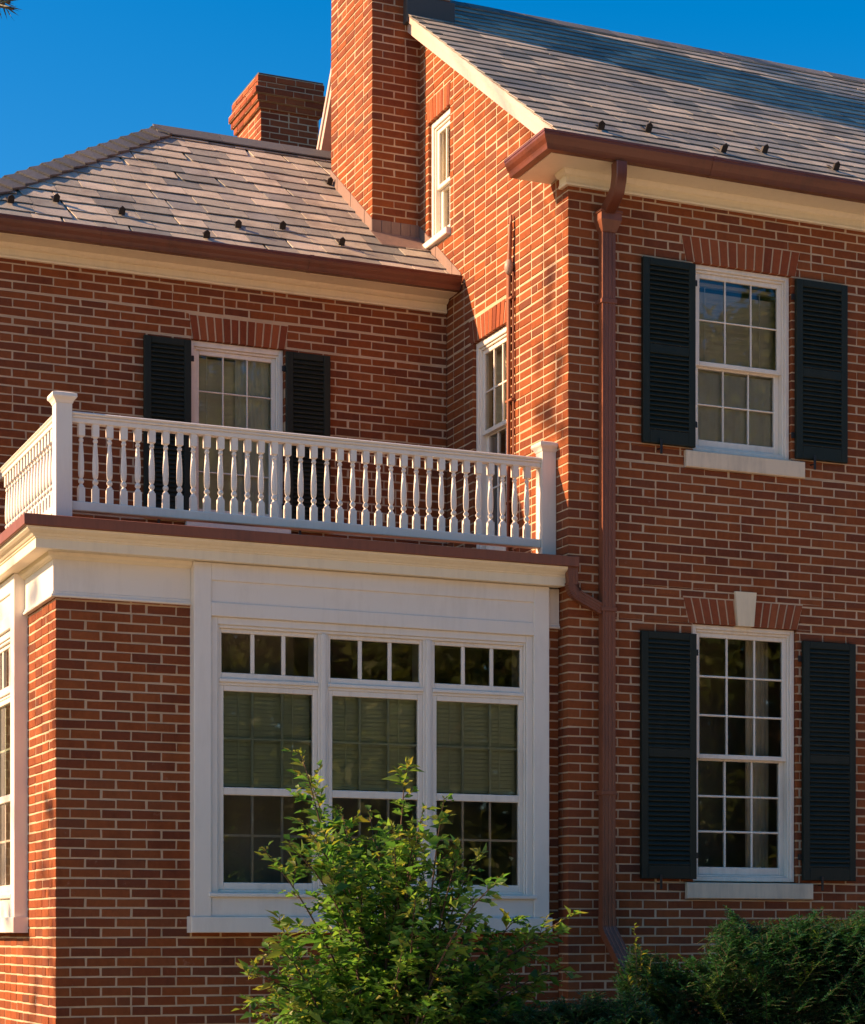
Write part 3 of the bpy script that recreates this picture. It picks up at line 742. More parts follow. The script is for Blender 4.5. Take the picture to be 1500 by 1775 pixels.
def dh_window(F, op, v_sill, split, cols, ru, rl, label, head=0.035, glass='glass', sidecas=0.036, depth=1.3, inner=False):
    mw = .012 if inner else .016; inner = False
    u0, u1, v0, v1 = op[0] + .003, op[1] - .003, v_sill, op[3] - .003
    m = MB(); cw = sidecas
    for (wa, wb, k, cc) in ((-0.115, -0.030, 0.0, cw), (-0.150, -0.046, cw, 0.016)):
        h2 = head if k == 0 else 0.02
        vt = v1 - (head if k else 0)
        m.box(F, u0 + k, u0 + k + cc, v0, vt, wa, wb, .004); m.box(F, u1 - k - cc, u1 - k, v0, vt, wa, wb, .004)
        m.box(F, u0 + k + cc, u1 - k - cc, vt - h2, vt, wa, wb - .001, .004)
    m.box(F, u0 + cw, u1 - cw, v0, v0 + 0.035, -0.150, -0.038, .004)
    m.box(F, u0 + cw, u1 - cw, v0 + 0.035, v0 + 0.050, -0.150, -0.060, .004)
    win = P_(m, 'window', 'sash_paint', label=label)
    a, b = u0 + cw + .016, u1 - cw - .016; lo = v0 + 0.050; hi = v1 - head - 0.02
    grid_sash(F, a, b, split - .012, hi, -0.092, -0.062, 0.036, 0.036, 0.036, cols, ru, win, glass, mw, 'upper_sash', inner)
    grid_sash(F, a, b, lo, split + .012, -0.132, -0.096, 0.044, 0.036, 0.062, cols, rl, win, glass, mw, 'lower_sash', inner)
    room(F, u0, u1, v0, v1, depth)
    return win
def sill(F, u0, u1, v0, v1, out, win, mat='stone'):
    m = MB(); m.box(F, u0, u1, v0, v1 - .002, -0.14, out, .006); return m.build('sill', mat, win)
wu = dh_window(FRONT, W_UP, 3.712, 4.395, 3, 2, 2, 'upper front window of six over six panes', inner=True)
sill(FRONT, 0.990, 2.056, 3.573, 3.703, 0.035, wu)
wl = dh_window(FRONT, W_LO, 0.418, 1.375, 3, 3, 3, 'lower front window of nine over nine panes')
sill(FRONT, 1.000, 2.131, 0.282, 0.408, 0.035, wl)
ww = dh_window(WFRONT, W_WI, 3.34, 4.08, 3, 2, 2, 'window of the wing behind the balcony rail', head=0.045, inner=True)
sill(WFRONT, W_WI[0] - .045, W_WI[1] + .045, 3.268, 3.332, 0.04, ww, 'white_paint')
wgl = dh_window(GABLE, W_GL, 3.10, 4.105, 3, 2, 2, 'tall gable window above the balcony deck', head=0.05, sidecas=0.04)
sill(GABLE, W_GL[0] + .002, W_GL[1] - .002, 3.0, 3.10, 0.03, wgl, 'white_paint')
wgu = dh_window(GABLE, W_GU, 5.963, 6.425, 2, 1, 1, 'narrow window high on the gable beside the chimney', head=0.05)
sill(GABLE, 2.19, 2.733, 5.902, 5.962, 0.045, wgu, 'white_paint')

def bay(F, U0, U1, label, w_out=0.10, n=3):
    """boxed triple window: F is the brick wall frame, box projects w_out"""
    u = lambda t: U0 + t; W = U1 - U0; uw = (W - .384 - .075 * (n - 1)) / n
    m = MB(); c = .004; wf = w_out; wb = -0.15
    m.box(F, u(0), u(.125), .132, 2.595, wb, wf, c); m.box(F, u(W - .125), u(W), .132, 2.595, wb, wf, c)
    m.box(F, u(.125), u(W - .125), 2.473, 2.595, wb, wf - .001, c)
    m.box(F, u(.125), u(W - .125), 2.225, 2.322, wb, wf - .0015, c)
    m.box(F, u(.125), u(W - .125), 2.322, 2.473, wb, wf - .014)
    m.box(F, u(.125), u(W - .125), .132, .270, wb, wf - .012, c)
    m.box(F, u(-.022), u(W + .022), .020, .132, wb, wf + .012, .005)
    for a, b in ((.125, .178), (W - .178, W - .125)): m.box(F, u(a), u(b), .298, 2.225, wb, wf - .022, c)
    m.box(F, u(.178), u(W - .178), 2.172, 2.225, wb, wf - .023, c)
    for a, b in ((.178, .192), (W - .192, W - .178)): m.box(F, u(a), u(b), .298, 2.172, wb, wf - .034, c)
    m.box(F, u(.192), u(W - .192), 2.150, 2.172, wb, wf - .035, c)
    bw = P_(m, 'bay_window', 'white_paint', label=label)
    s_ = MB(); s_.box(F, u(.105), u(W - .105), .268, .299, wb, wf + .010, .006); s_.build('sill', 'white_paint', bw)
    units = [(.192 + i * (uw + .075), .192 + i * (uw + .075) + uw) for i in range(n)]
    mm = MB()
    for a, b in [(p[1], q[0]) for p, q in zip(units, units[1:])]:
        mm.box(F, u(a), u(b), .299, 2.150, wb, wf - .040, c); mm.box(F, u(a + .022), u(b - .022), .299, 2.150, wf - .040, wf - .026, c)
    if mm.v: mm.build('mullion', 'white_paint', bw)
    for a, b in units:
        t_ = MB(); t_.box(F, u(a), u(b), 1.772, 1.800, wb, wf - .030, .005); t_.box(F, u(a), u(b), 1.752, 1.772, wb, wf - .044, .003); t_.build('transom_bar', 'white_paint', bw)
        grid_sash(F, u(a), u(b), 1.800, 2.150, wf - .085, wf - .052, .022, .030, .042, 3, 1, bw, 'glass', .028, 'transom_sash')
        # storm frame with one large pane, sash grids behind it
        fr = MB(); st = .036
        fr.box(F, u(a), u(a) + st, .320, 1.752, wf - .085, wf - .048, c); fr.box(F, u(b) - st, u(b), .320, 1.752, wf - .085, wf - .048, c)
        fr.box(F, u(a) + st, u(b) - st, 1.713, 1.752, wf - .085, wf - .049, c); fr.box(F, u(a) + st, u(b) - st, .320, .372, wf - .085, wf - .049, c)
        fr.box(F, u(a) + st, u(b) - st, .986, 1.040, wf - .085, wf - .052, c); fr.box(F, u(a), u(b), .299, .320, wb, wf - .042, c)
        fr.build('sash', 'sash_paint', bw)
        g0, g1 = u(a) + st, u(b) - st
        pane(F, g0, g1, 1.040, 1.713, wf - .072, bw, 'tinted_glass'); pane(F, g0, g1, .372, .986, wf - .0735, bw, 'glass')
        gr = MB(); mw = .018
        for va, vb, vm in ((1.040, 1.713, 1.385), (.372, .986, .703)):
            for k in (1, 2):
                x = g0 + (g1 - g0) * k / 3; gr.box(F, x - mw / 2, x + mw / 2, va, vb, wf - .092, wf - .077, .003)
            gr.box(F, g0, g1, vm - mw / 2, vm + mw / 2, wf - .091, wf - .078, .003)
        gr.build('grille', 'sash_paint', bw)
    room(F, U0 + .1, U1 - .1, .3, 2.2, 1.9, mat='plaster')
    return bw
bay(PFRONT, BAYU0, BAYU1, 'white boxed triple window with transoms on the sunroom front')
PSF = PSIDE
bay(PSF, PS0, PS1, 'white boxed window on the sunlit side of the sunroom', n=1)

# ---- blinds and curtains inside (they hang there: things of their own)
def blind(F, u0, u1, v0, v1, w, label, pitch=0.034, tilt=0.62, mat='blind_vinyl', dw=0.020):
    root = empty('venetian_blind', F.p((u0 + u1) / 2, v0, w)); tag(root, label, 'blind')
    LF = Fr((0, 0, 0), F.U, F.W); L = (u1 - u0) / 2
    m = MB(); a = dw * math.cos(tilt); b = dw * math.sin(tilt)
    m.add([LF.p(-L, -b, -a), LF.p(L, -b, -a), LF.p(L, .002, 0), LF.p(-L, .002, 0), LF.p(L, b, a), LF.p(-L, b, a)], [(0, 1, 2, 3), (3, 2, 4, 5)], LF.flip)
    me = m.mesh('slat', mat)
    n = int((v1 - v0 - .05) / pitch)
    for i in range(n):
        o = link('slat', me, root); o.location = (0, 0, .03 + i * pitch); o.rotation_euler = (0, random.uniform(-.003, .003), 0)
    m = MB(); m.box(LF, -L, L, v1 - v0 - .03, v1 - v0, -.02, .02, .003); m.build('head_rail', mat, root)
    m = MB(); m.box(LF, -L, L, 0, .018, -.014, .014, .003); m.build('bottom_rail', mat, root)
    for x in (-L * .6, L * .6):
        m = MB(); m.box(LF, x - .003, x + .003, 0.01, v1 - v0 - .02, dw + .0005, dw + .0015); m.build('ladder_tape', mat, root)
def curtain(F, u0, u1, v0, v1, w, label, folds=9, amp=0.014, hem=None):
    m = MB(); n = 60; vs = []
    for i in range(n + 1):
        t = i / n; x = u0 + (u1 - u0) * t; d = amp * math.sin(t * folds * 2 * math.pi + 0.7 * math.sin(9 * t)) + .004 * math.sin(t * 31)
        bot = v0 + (hem(t) if hem else 0)
        vs += [F.p(x, bot, w + d), F.p(x + .004 * math.sin(t * 40), (bot + v1) / 2, w + d * .8), F.p(x, v1, w + d * .4)]
    fs = []
    for i in range(n):
        for k in (0, 1): fs.append((i * 3 + k, i * 3 + 3 + k, i * 3 + 4 + k, i * 3 + 1 + k))
    m.add(vs, fs, F.flip); me = m.mesh('curtain', 'curtain_cloth'); me.shade_smooth()
    o = link('curtain', me); tag(o, label, 'curtain'); return o
blind(FRONT, 1.10, 1.92, 3.76, 5.06, -0.185, 'cream slatted blind behind the upper front window', 0.042, 0.90, dw=.025)
curtain(FRONT, 1.11, 1.91, 3.77, 4.36, -0.148, 'white gathered half curtain across the lower sash of the upper front window', 11, .007)
curtain(FRONT, 1.13, 1.30, 0.45, 2.35, -0.34, 'sheer curtain hanging on the downspout side of the lower front window', 4)
curtain(FRONT, 1.74, 1.95, 0.45, 2.35, -0.34, 'sheer curtain hanging on the far side of the lower front window', 4)
for k, (a, b) in enumerate(((.192, .925), (1.000, 1.742), (1.817, 2.548))):
    nm = ('left', 'middle', 'right')[k]
    blind(PFRONT, BAYU0 + a + .03, BAYU0 + b - .03, 1.05, 1.77, -0.036, 'half lowered blind behind the %s pane of the boxed window' % nm, 0.030, 0.92, dw=.017)
curtain(WFRONT, W_WI[0] + .42, W_WI[1] - .05, 3.40, 4.72, -0.146, 'pale sheer curtain drawn over half of the window above the balcony', 7, .006)
blind(WFRONT, W_WI[0] + .04, W_WI[1] - .04, 3.38, 4.74, -0.180, 'cream slatted blind behind the window over the balcony', 0.036, 0.88, dw=.022)
blind(GABLE, W_GL[0] + .04, W_GL[1] - .04, 4.09, 4.80, -0.175, 'cream blind lowered halfway in the tall gable window', 0.036, 0.88, dw=.022)
curtain(GABLE, W_GU[0] + .04, W_GU[1] - .04, 6.0, 6.95, -0.22, 'pale curtain closed behind the narrow upper gable window', 5)

# ---- shutters
def shutter(F, u0, u1, v0, v1, split, label, hinge, nL=None):
    m = MB(); st = .058; w0, w1 = 0.012, 0.046; c = .004
    rails = ((v0, v0 + .105), (split - .035, split + .035), (v1 - .055, v1))
    m.box(F, u0, u0 + st, v0, v1, w0, w1, c); m.box(F, u1 - st, u1, v0, v1, w0, w1, c)
    for a, b in rails: m.box(F, u0 + st, u1 - st, a, b, w0, w1 - .001, c)
    s = P_(m, 'shutter', 'shutter_paint', label=label)
    L = u1 - u0 - 2 * st; LF = Fr((0, 0, 0), F.U, F.W)
    lm = MB(); P = []
    for uu in (0, L): P += [LF.p(uu, .000, .016), LF.p(uu, .007, .018), LF.p(uu, .056, -.011), LF.p(uu, .049, -.014)]
    lm.add(P, [(0, 1, 5, 4), (1, 2, 6, 5), (2, 3, 7, 6), (3, 0, 4, 7), (3, 2, 1, 0), (4, 5, 6, 7)], not F.flip)
    lme = lm.mesh('louvre', 'shutter_paint')
    for a, b in ((rails[0][1], rails[1][0]), (rails[1][1], rails[2][0])):
        n = max(1, int(round((b - a) / 0.0365))); p = (b - a) / n
        for i in range(n):
            o = link('louvre', lme, s); o.location = F.p(u0 + st, a + i * p + .001, (w0 + w1) / 2)
    hb = u1 if hinge > 0 else u0
    for v in (v0 + .16, v1 - .16):
        h = MB(); h.box(F, hb - .012, hb + .03 * (1 if hinge > 0 else -1) + (.0 if hinge > 0 else 0), v, v + .045, .008, .020, .003) if hinge > 0 else h.box(F, hb - .03, hb + .012, v, v + .045, .008, .020, .003)
        h.build('hinge', 'black_iron', s)
    d = MB(); uc = (u0 + u1) / 2 - .08
    d.tube([F.p(uc, v0 - .035, 0), F.p(uc, v0 - .035, .06)], .006, 6); d.box(F, uc - .010, uc + .010, v0 - .08, v0 + .030, .056, .064, .003)
    d.build('shutter_dog', 'black_iron', s)
    return s
shutter(FRONT, 0.612, 1.066, 3.722, 5.122, 4.44, 'dark green shutter on the downspout side of the upper front window', 1)
shutter(FRONT, 1.970, 2.442, 3.722, 5.122, 4.40, 'dark green shutter on the far side of the upper front window', -1)
shutter(FRONT, 0.600, 1.075, 0.430, 2.300, 1.385, 'dark green shutter on the downspout side of the lower front window', 1)
shutter(FRONT, 2.034, 2.518, 0.430, 2.300, 1.38, 'dark green shutter on the far side of the lower front window', -1)
shutter(WFRONT, 4.2 - 2.633, 4.2 - 2.247, 3.32, 4.765, 4.05, 'dark shutter left of the window over the balcony', 1)
shutter(WFRONT, 4.2 - 1.442, 4.2 - 1.062, 3.32, 4.765, 4.05, 'dark shutter right of the window over the balcony', -1)

# ---- balustrade
RY = 0.255          # centre line of the rail
bal = MB()
def rail_run(m, F, u0, u1):
    # F.w measured from the rail centre line
    m.box(F, u0, u1, 3.520, 3.553, -.030, .030, .004); m.box(F, u0, u1, 3.553, 3.572, -.040, .040, .006); m.box(F, u0, u1, 3.572, 3.592, -.048, .048, .008)
    m.box(F, u0, u1, 2.915, 2.980, -.034, .034, .006)
RFr = Fr((0, RY, 0), (1, 0, 0), (0, -1, 0)); RSd = Fr((-3.745, 0, 0), (0, 1, 0), (-1, 0, 0))
rail_run(bal, RFr, -3.688, -0.115)
balo = P_(bal, 'balustrade', 'white_paint', label='white turned balustrade along the balcony front')
bs_ = MB(); rail_run(bs_, RSd, RY + .058, 2.262); balside = P_(bs_, 'balustrade', 'white_paint', label='white balustrade along the sunlit side of the balcony')
bm_ = MB(); q = .0225; z0b, z1b = 2.980, 3.520; H = z1b - z0b
LB = Fr((0, 0, 0), (1, 0, 0), (0, -1, 0))
bm_.box(LB, -q, q, 0, .100, -q, q); bm_.box(LB, -q, q, H - .085, H, -q, q)
bm_.lathe([(.0225, .100), (.020, .112), (.012, .122), (.012, .128), (.019, .136), (.021, .145), (.019, .154), (.012, .162), (.0115, .167), (.018, .178), (.0205, .20), (.0215, .24), (.0205, .29), (.017, .35), (.0135, .40), (.0118, .415), (.0165, .420), (.0175, .427), (.0165, .434), (.0118, .439), (.013, .446), (.0195, .452), (.0225, H - .085)], 12)
bme = bm_.mesh('baluster', 'white_paint', 30)
for i in range(35):
    o = link('baluster', bme, balo); o.location = (-3.614 + i * (3.614 - 0.218) / 34, RY, z0b); o.rotation_euler = (0, 0, random.uniform(-.05, .05))
y = RY + 0.14
while y < 2.15:
    o = link('baluster', bme, balside); o.location = (-3.745, y, z0b); y += 0.0995
def post(x, y, par):
    F = Fr((x, y, 0), (1, 0, 0), (0, -1, 0)); h = .056; m = MB()
    def sq(a, z0_, z1_): m.add([(x - a, y - a, z0_), (x + a, y - a, z0_), (x + a, y + a, z0_), (x - a, y + a, z0_), (x - a, y - a, z1_), (x + a, y - a, z1_), (x + a, y + a, z1_), (x - a, y + a, z1_)], [(3, 2, 1, 0), (4, 5, 6, 7), (0, 1, 5, 4), (1, 2, 6, 5), (2, 3, 7, 6), (3, 0, 4, 7)])
    sq(h, 2.81, 3.655)
    def fr(a, b, z0_, z1_): m.add([(x - a, y - a, z0_), (x + a, y - a, z0_), (x + a, y + a, z0_), (x - a, y + a, z0_), (x - b, y - b, z1_), (x + b, y - b, z1_), (x + b, y + b, z1_), (x - b, y + b, z1_)], [(0, 1, 5, 4), (1, 2, 6, 5), (2, 3, 7, 6), (3, 0, 4, 7), (4, 5, 6, 7), (3, 2, 1, 0)])
    fr(h + .004, h + .010, 3.640, 3.656); fr(h + .010, h + .022, 3.656, 3.672); fr(h + .024, h + .030, 3.672, 3.682); fr(h + .030, h + .028, 3.682, 3.704); fr(h + .028, h - .01, 3.704, 3.718)
    m.build('post', 'white_paint', par)
post(-3.745, RY, balo); post(-0.058, RY, balo)

# ---- downspouts
RIB = [(x, y) for x, y in ((-1, -.62), (-.62, -.62), (-.56, -.54), (-.44, -.54), (-.38, -.62), (-.06, -.62), (0, -.54), (.12, -.54), (.18, -.62), (.5, -.62), (.56, -.54), (.68, -.54), (.74, -.62), (1, -.62), (1, .62), (-1, .62))]
def rot(pr): return [(b, a) for a, b in pr]
ds = MB()
# 'a' axis of the tube is `up`; with up=+Y outward normal, profile y spans the wall depth
prof = [(-p[1], p[0]) for p in RIB]
def dpipe(m, pts, r, up): m.tube(pts, r, prof=prof, up=Vector(up))
dpipe(ds, [(0.300, -0.052, 5.27), (0.300, -0.052, 0.09)], .054, (0, -1, 0))
dsp = P_(ds, 'downspout', 'downspout_metal', label='ribbed reddish brown downspout on the main wall')
e1 = MB(); e1.tube([(0.262, -0.315, 5.68), (0.262, -0.315, 5.60), (0.263, -0.305, 5.55), (0.268, -0.27, 5.49), (0.280, -0.17, 5.44), (0.291, -0.09, 5.415), (0.298, -0.062, 5.40), (0.300, -0.06, 5.34)], [.048] * 8, prof=[(-.75, -1), (.75, -1), (.9, -.85), (.9, .85), (.75, 1), (-.75, 1), (-.9, .85), (-.9, -.85)], up=Vector((1, 0, 0)))
e1.build('gutter_outlet', 'brown_metal', dsp, smooth=40)
lh = MB(); F0 = FRONT
def frustum(m, F, a, b):
    (u0, u1, v0, w0, w1) = a; (x0, x1, v1, y0, y1) = b
    m.add([F.p(u0, v0, w0), F.p(u1, v0, w0), F.p(u1, v0, w1), F.p(u0, v0, w1), F.p(x0, v1, y0), F.p(x1, v1, y0), F.p(x1, v1, y1), F.p(x0, v1, y1)], [(0, 1, 2, 3), (7, 6, 5, 4), (4, 5, 1, 0), (5, 6, 2, 1), (6, 7, 3, 2), (7, 4, 0, 3)])
frustum(lh, F0, (.243, .357, 5.25, .012, .092), (.215, .385, 5.33, .006, .125)); frustum(lh, F0, (.215, .385, 5.33, .006, .125), (.215, .385, 5.385, .006, .125)); lh.box(F0, .207, .393, 5.385, 5.402, .005, .132, .004)
lh.build('leader_head', 'downspout_metal', dsp)
for z in (4.72, 2.42, 1.05):
    st = MB(); st.box(F0, .236, .364, z, z + .032, .004, .0915, .002); st.box(F0, .225, .375, z, z + .032, .002, .006); st.build('strap', 'downspout_metal', dsp)
el = MB(); dpipe(el, [(0.300, -0.053, 0.14), (0.300, -0.056, 0.06), (0.306, -0.085, 0.01), (0.330, -0.22, -0.16), (0.352, -0.33, -0.34), (0.356, -0.36, -0.60), (0.356, -0.36, -1.3)], .058, (0, -1, 0)); el.build('elbow', 'downspout_metal', dsp)
ds2 = MB(); pts = [(-0.005, -0.07, 2.73), (-0.005, -0.07, 2.66), (0.0, -0.068, 2.60), (0.02, -0.065, 2.555), (0.05, -0.062, 2.525), (0.09, -0.06, 2.505), (0.25, -0.055, 2.435)]
dpipe(ds2, pts, .040, (0, -1, 0))
d2 = P_(ds2, 'downspout', 'downspout_metal', label='short curved downspout from the sunroom roof edge')
for i in range(9):
    t = i / 8; an = t * R(62)
    rb = MB(); c = Vector((0.085, -.066, 2.605)); rr = .088
    p = Vector((c.x - rr * math.cos(an), c.y, c.z - rr * math.sin(an))); dr = Vector((math.sin(an), 0, -math.cos(an)))
    rb.tube([p - dr * .006, p + dr * .006], .044, prof=[(-.64, -1), (.64, -1), (.64, 1), (-.64, 1)], up=Vector((0, -1, 0))); rb.build('crimp', 'downspout_metal', d2)
# ---- service conduits on the gable
cm = MB()
for yv, rr in ((.985, .020), (.925, .008)): cm.tube([(-.004 - rr * 1.1, yv, 2.84), (-.004 - rr * 1.1, yv, 5.20), (-.03, .965 + (yv - .965) * .4, 5.235)], rr, 10)
con = P_(cm, 'service_conduit', 'conduit_paint', smooth=50, label='paired service conduits rising up the gable')
hm = MB(); hm.lathe([(.012, 0), (.030, .02), (.038, .055), (.034, .085), (.020, .115), (.008, .125)], 12, (-.035, .962, 5.195)); hm.build('weatherhead', 'weatherhead_metal', con, smooth=60)
cb = MB(); cb.tube([(-.034, .962, 5.27), (-.032, .955, 5.38), (-.031, .946, 5.48), (-.030, .941, 5.56), (-.028, .940, 5.62), (-.026, .942, 5.665)], [.019, .018, .018, .018, .014, .005], 8); cb.build('service_cable', 'conduit_paint', con, smooth=60)
for z in (3.4, 4.2, 5.0):
    s_ = MB(); s_.box(GABLE, .915, 1.035, z, z + .018, .001, .036, .003); s_.build('pipe_clip', 'conduit_paint', con)

# ------------------------------------------------------------------ vegetation
def leaf_mesh(name, pos, dirs, nrm, ln, wd, mat, fold=0.25, extra=None):
    """many leaves, 4 triangles each: pos base, dirs length axis, nrm up"""
    n = len(pos); d = dirs / np.linalg.norm(dirs, axis=1, keepdims=True)
    s = np.cross(d, nrm); s /= np.linalg.norm(s, axis=1, keepdims=True) + 1e-9; u = np.cross(s, d)
    ln = ln[:, None]; wd = wd[:, None]
    b = pos; m = pos + d * ln * .5 - u * ln * .02; t = pos + d * ln - u * ln * .10
    l = pos + d * ln * .45 + s * wd * .5 + u * wd * fold; r = pos + d * ln * .45 - s * wd * .5 + u * wd * fold
    V = np.stack([b, l, t, r, m], 1).reshape(-1, 3)
    k = (np.arange(n) * 5)[:, None]
    F = np.concatenate([k + [[0, 4, 1]], k + [[4, 2, 1]], k + [[0, 3, 4]], k + [[4, 3, 2]]], 1).reshape(-1, 3)
    me = bpy.data.meshes.new(name); me.vertices.add(len(V)); me.vertices.foreach_set('co', V.astype(np.float32).ravel())
    me.loops.add(F.size); me.loops.foreach_set('vertex_index', F.astype(np.int32).ravel()); me.polygons.add(len(F))
    me.polygons.foreach_set('loop_start', np.arange(0, F.size, 3, dtype=np.int32)); me.update(calc_edges=True)
    me.materials.append(M[mat]); return me
def rand_unit(n): 
    v = RNG.normal(size=(n, 3)); return v / np.linalg.norm(v, axis=1, keepdims=True)
def wpix(px, py, d):
    a = R(23.034); r = (px - 750) / 3622 * d; z = (1622 - py) / 3622 * d
    return Vector((CAM.x + math.cos(a) * r + math.sin(a) * d, CAM.y - math.sin(a) * r + math.cos(a) * d, z))
def bez(a, b, c, n=8):
    return [a * (1 - t) ** 2 + b * 2 * t * (1 - t) + c * t * t for t in [i / n for i in range(n + 1)]]

# tall leafy shrub before the boxed window: arching stems with leaflets set along side twigs
def make_shrub():
    base = wpix(690, 2010, 13.0); base.z = -1.7
    root = empty('leafy_shrub', base); tag(root, 'tall light green leafy shrub growing in front of the white boxed window', 'shrub')
    tips = [(520, 1300), (535, 1345), (705, 1320), (640, 1405), (590, 1400), (770, 1385), (735, 1400), (455, 1470), (500, 1465), (560, 1440), (800, 1470), (830, 1480), (870, 1525), (680, 1430), (720, 1450),
            (610, 1480), (660, 1500), (700, 1500), (560, 1500), (520, 1420), (640, 1560), (590, 1560), (740, 1540), (790, 1560), (900, 1590), (985, 1590), (960, 1620), (480, 1600), (455, 1650), (430, 1730), (430, 1690), (880, 1640), (930, 1650), (520, 1610), (560, 1600),
            (500, 1680), (560, 1690), (620, 1660), (700, 1640), (760, 1650), (820, 1640), (860, 1690), (940, 1700), (970, 1680), (600, 1720), (680, 1710), (760, 1720), (840, 1740), (500, 1750), (910, 1745), (640, 1600), (690, 1580), (820, 1600), (620, 1540), (440, 1765), (470, 1720), (540, 1740), (580, 1760), (720, 1750), (800, 1700), (880, 1760), (900, 1700), (660, 1760), (800, 1770), (480, 1640), (950, 1770), (650, 1450), (680, 1470), (740, 1480), (600, 1430), (545, 1465), (570, 1480), (630, 1510), (720, 1560)]
    pos, dr, ln, tp = [], [], [], []
    stems = MB()
    for i, (px, py) in enumerate(tips):
        d = 13.0 + random.uniform(-.75, .55)
        if px > 880: d = 13.3 + random.uniform(-.3, .3)
        tip = wpix(px, py, d); b = base + Vector((random.uniform(-.25, .25), random.uniform(-.2, .2), 0))
        mid = (b * .45 + tip * .55) + Vector((random.uniform(-.15, .15), random.uniform(-.15, .15), .35 + random.uniform(0, .3)))
        mid.x = b.x * .6 + tip.x * .4; mid.y = b.y * .6 + tip.y * .4
        pts = bez(b, mid, tip, 12)
        stems.tube([p - base for p in pts], [0.011 * (1 - k / 13) + .0018 for k in range(13)], 5)
        # twigs along the upper 60 %
        nt = 19
        for k in range(nt):
            t = .38 + .62 * (k + random.random()) / nt
            j = min(11, int(t * 12)); p = pts[j].lerp(pts[j + 1], t * 12 - j); ax = (pts[j + 1] - pts[j]).normalized()
            side = Vector(rand_unit(1)[0]); side = (side - ax * side.dot(ax)).normalized()
            L = random.uniform(.10, .28) * (1.15 - .75 * max(0, (t - .6) / .4))
            td = (ax * random.uniform(.4, .9) + side * .8 + Vector((0, 0, .15))).normalized()
            end = p + td * L - Vector((0, 0, .03))
            stems.tube([p - base, p + td * L * .5 - base, end - base], [.0028, .002, .001], 4, caps=False)
            nl = int(L / .020)
            for q in range(nl + 1):
                f = (q + .5) / (nl + .5); pp = p.lerp(end, f)
                sd = td.cross(Vector((0, 0, 1))); sd = sd.normalized() if sd.length > .1 else Vector((1, 0, 0))
                dd = td * .55 + sd * (1 if q % 2 else -1) * .8 + Vector(RNG.normal(size=3)) * .28
                pos.append(pp); dr.append(dd); ln.append(random.choice((1, 1, 1, 1.35)) * random.uniform(.050, .098) * (1.1 - .4 * f)); tp.append(t > .85 and random.random() < .38 or random.random() < .04)
        for q in range(7):
            pos.append(tip - ax * .012 * q); dr.append(ax + Vector(RNG.normal(size=3)) * .55); ln.append(random.uniform(.025, .05)); tp.append(random.random() < .75)
    pos = np.array([tuple(p - base) for p in pos]); dr = np.array([tuple(x) for x in dr]); ln = np.array(ln); tp = np.array(tp)
    up = np.tile([0, 0, 1.0], (len(pos), 1)) + RNG.normal(size=(len(pos), 3)) * .45
    stems.build('stems', 'bark', root)
    link('foliage', leaf_mesh('foliage', pos[~tp], dr[~tp], up[~tp], ln[~tp], ln[~tp] * .56, 'shrub_leaf'), root)['kind'] = 'stuff'
    link('young_leaves', leaf_mesh('young_leaves', pos[tp], dr[tp], up[tp], ln[tp], ln[tp] * .45, 'tip_leaf'), root)['kind'] = 'stuff'
make_shrub()

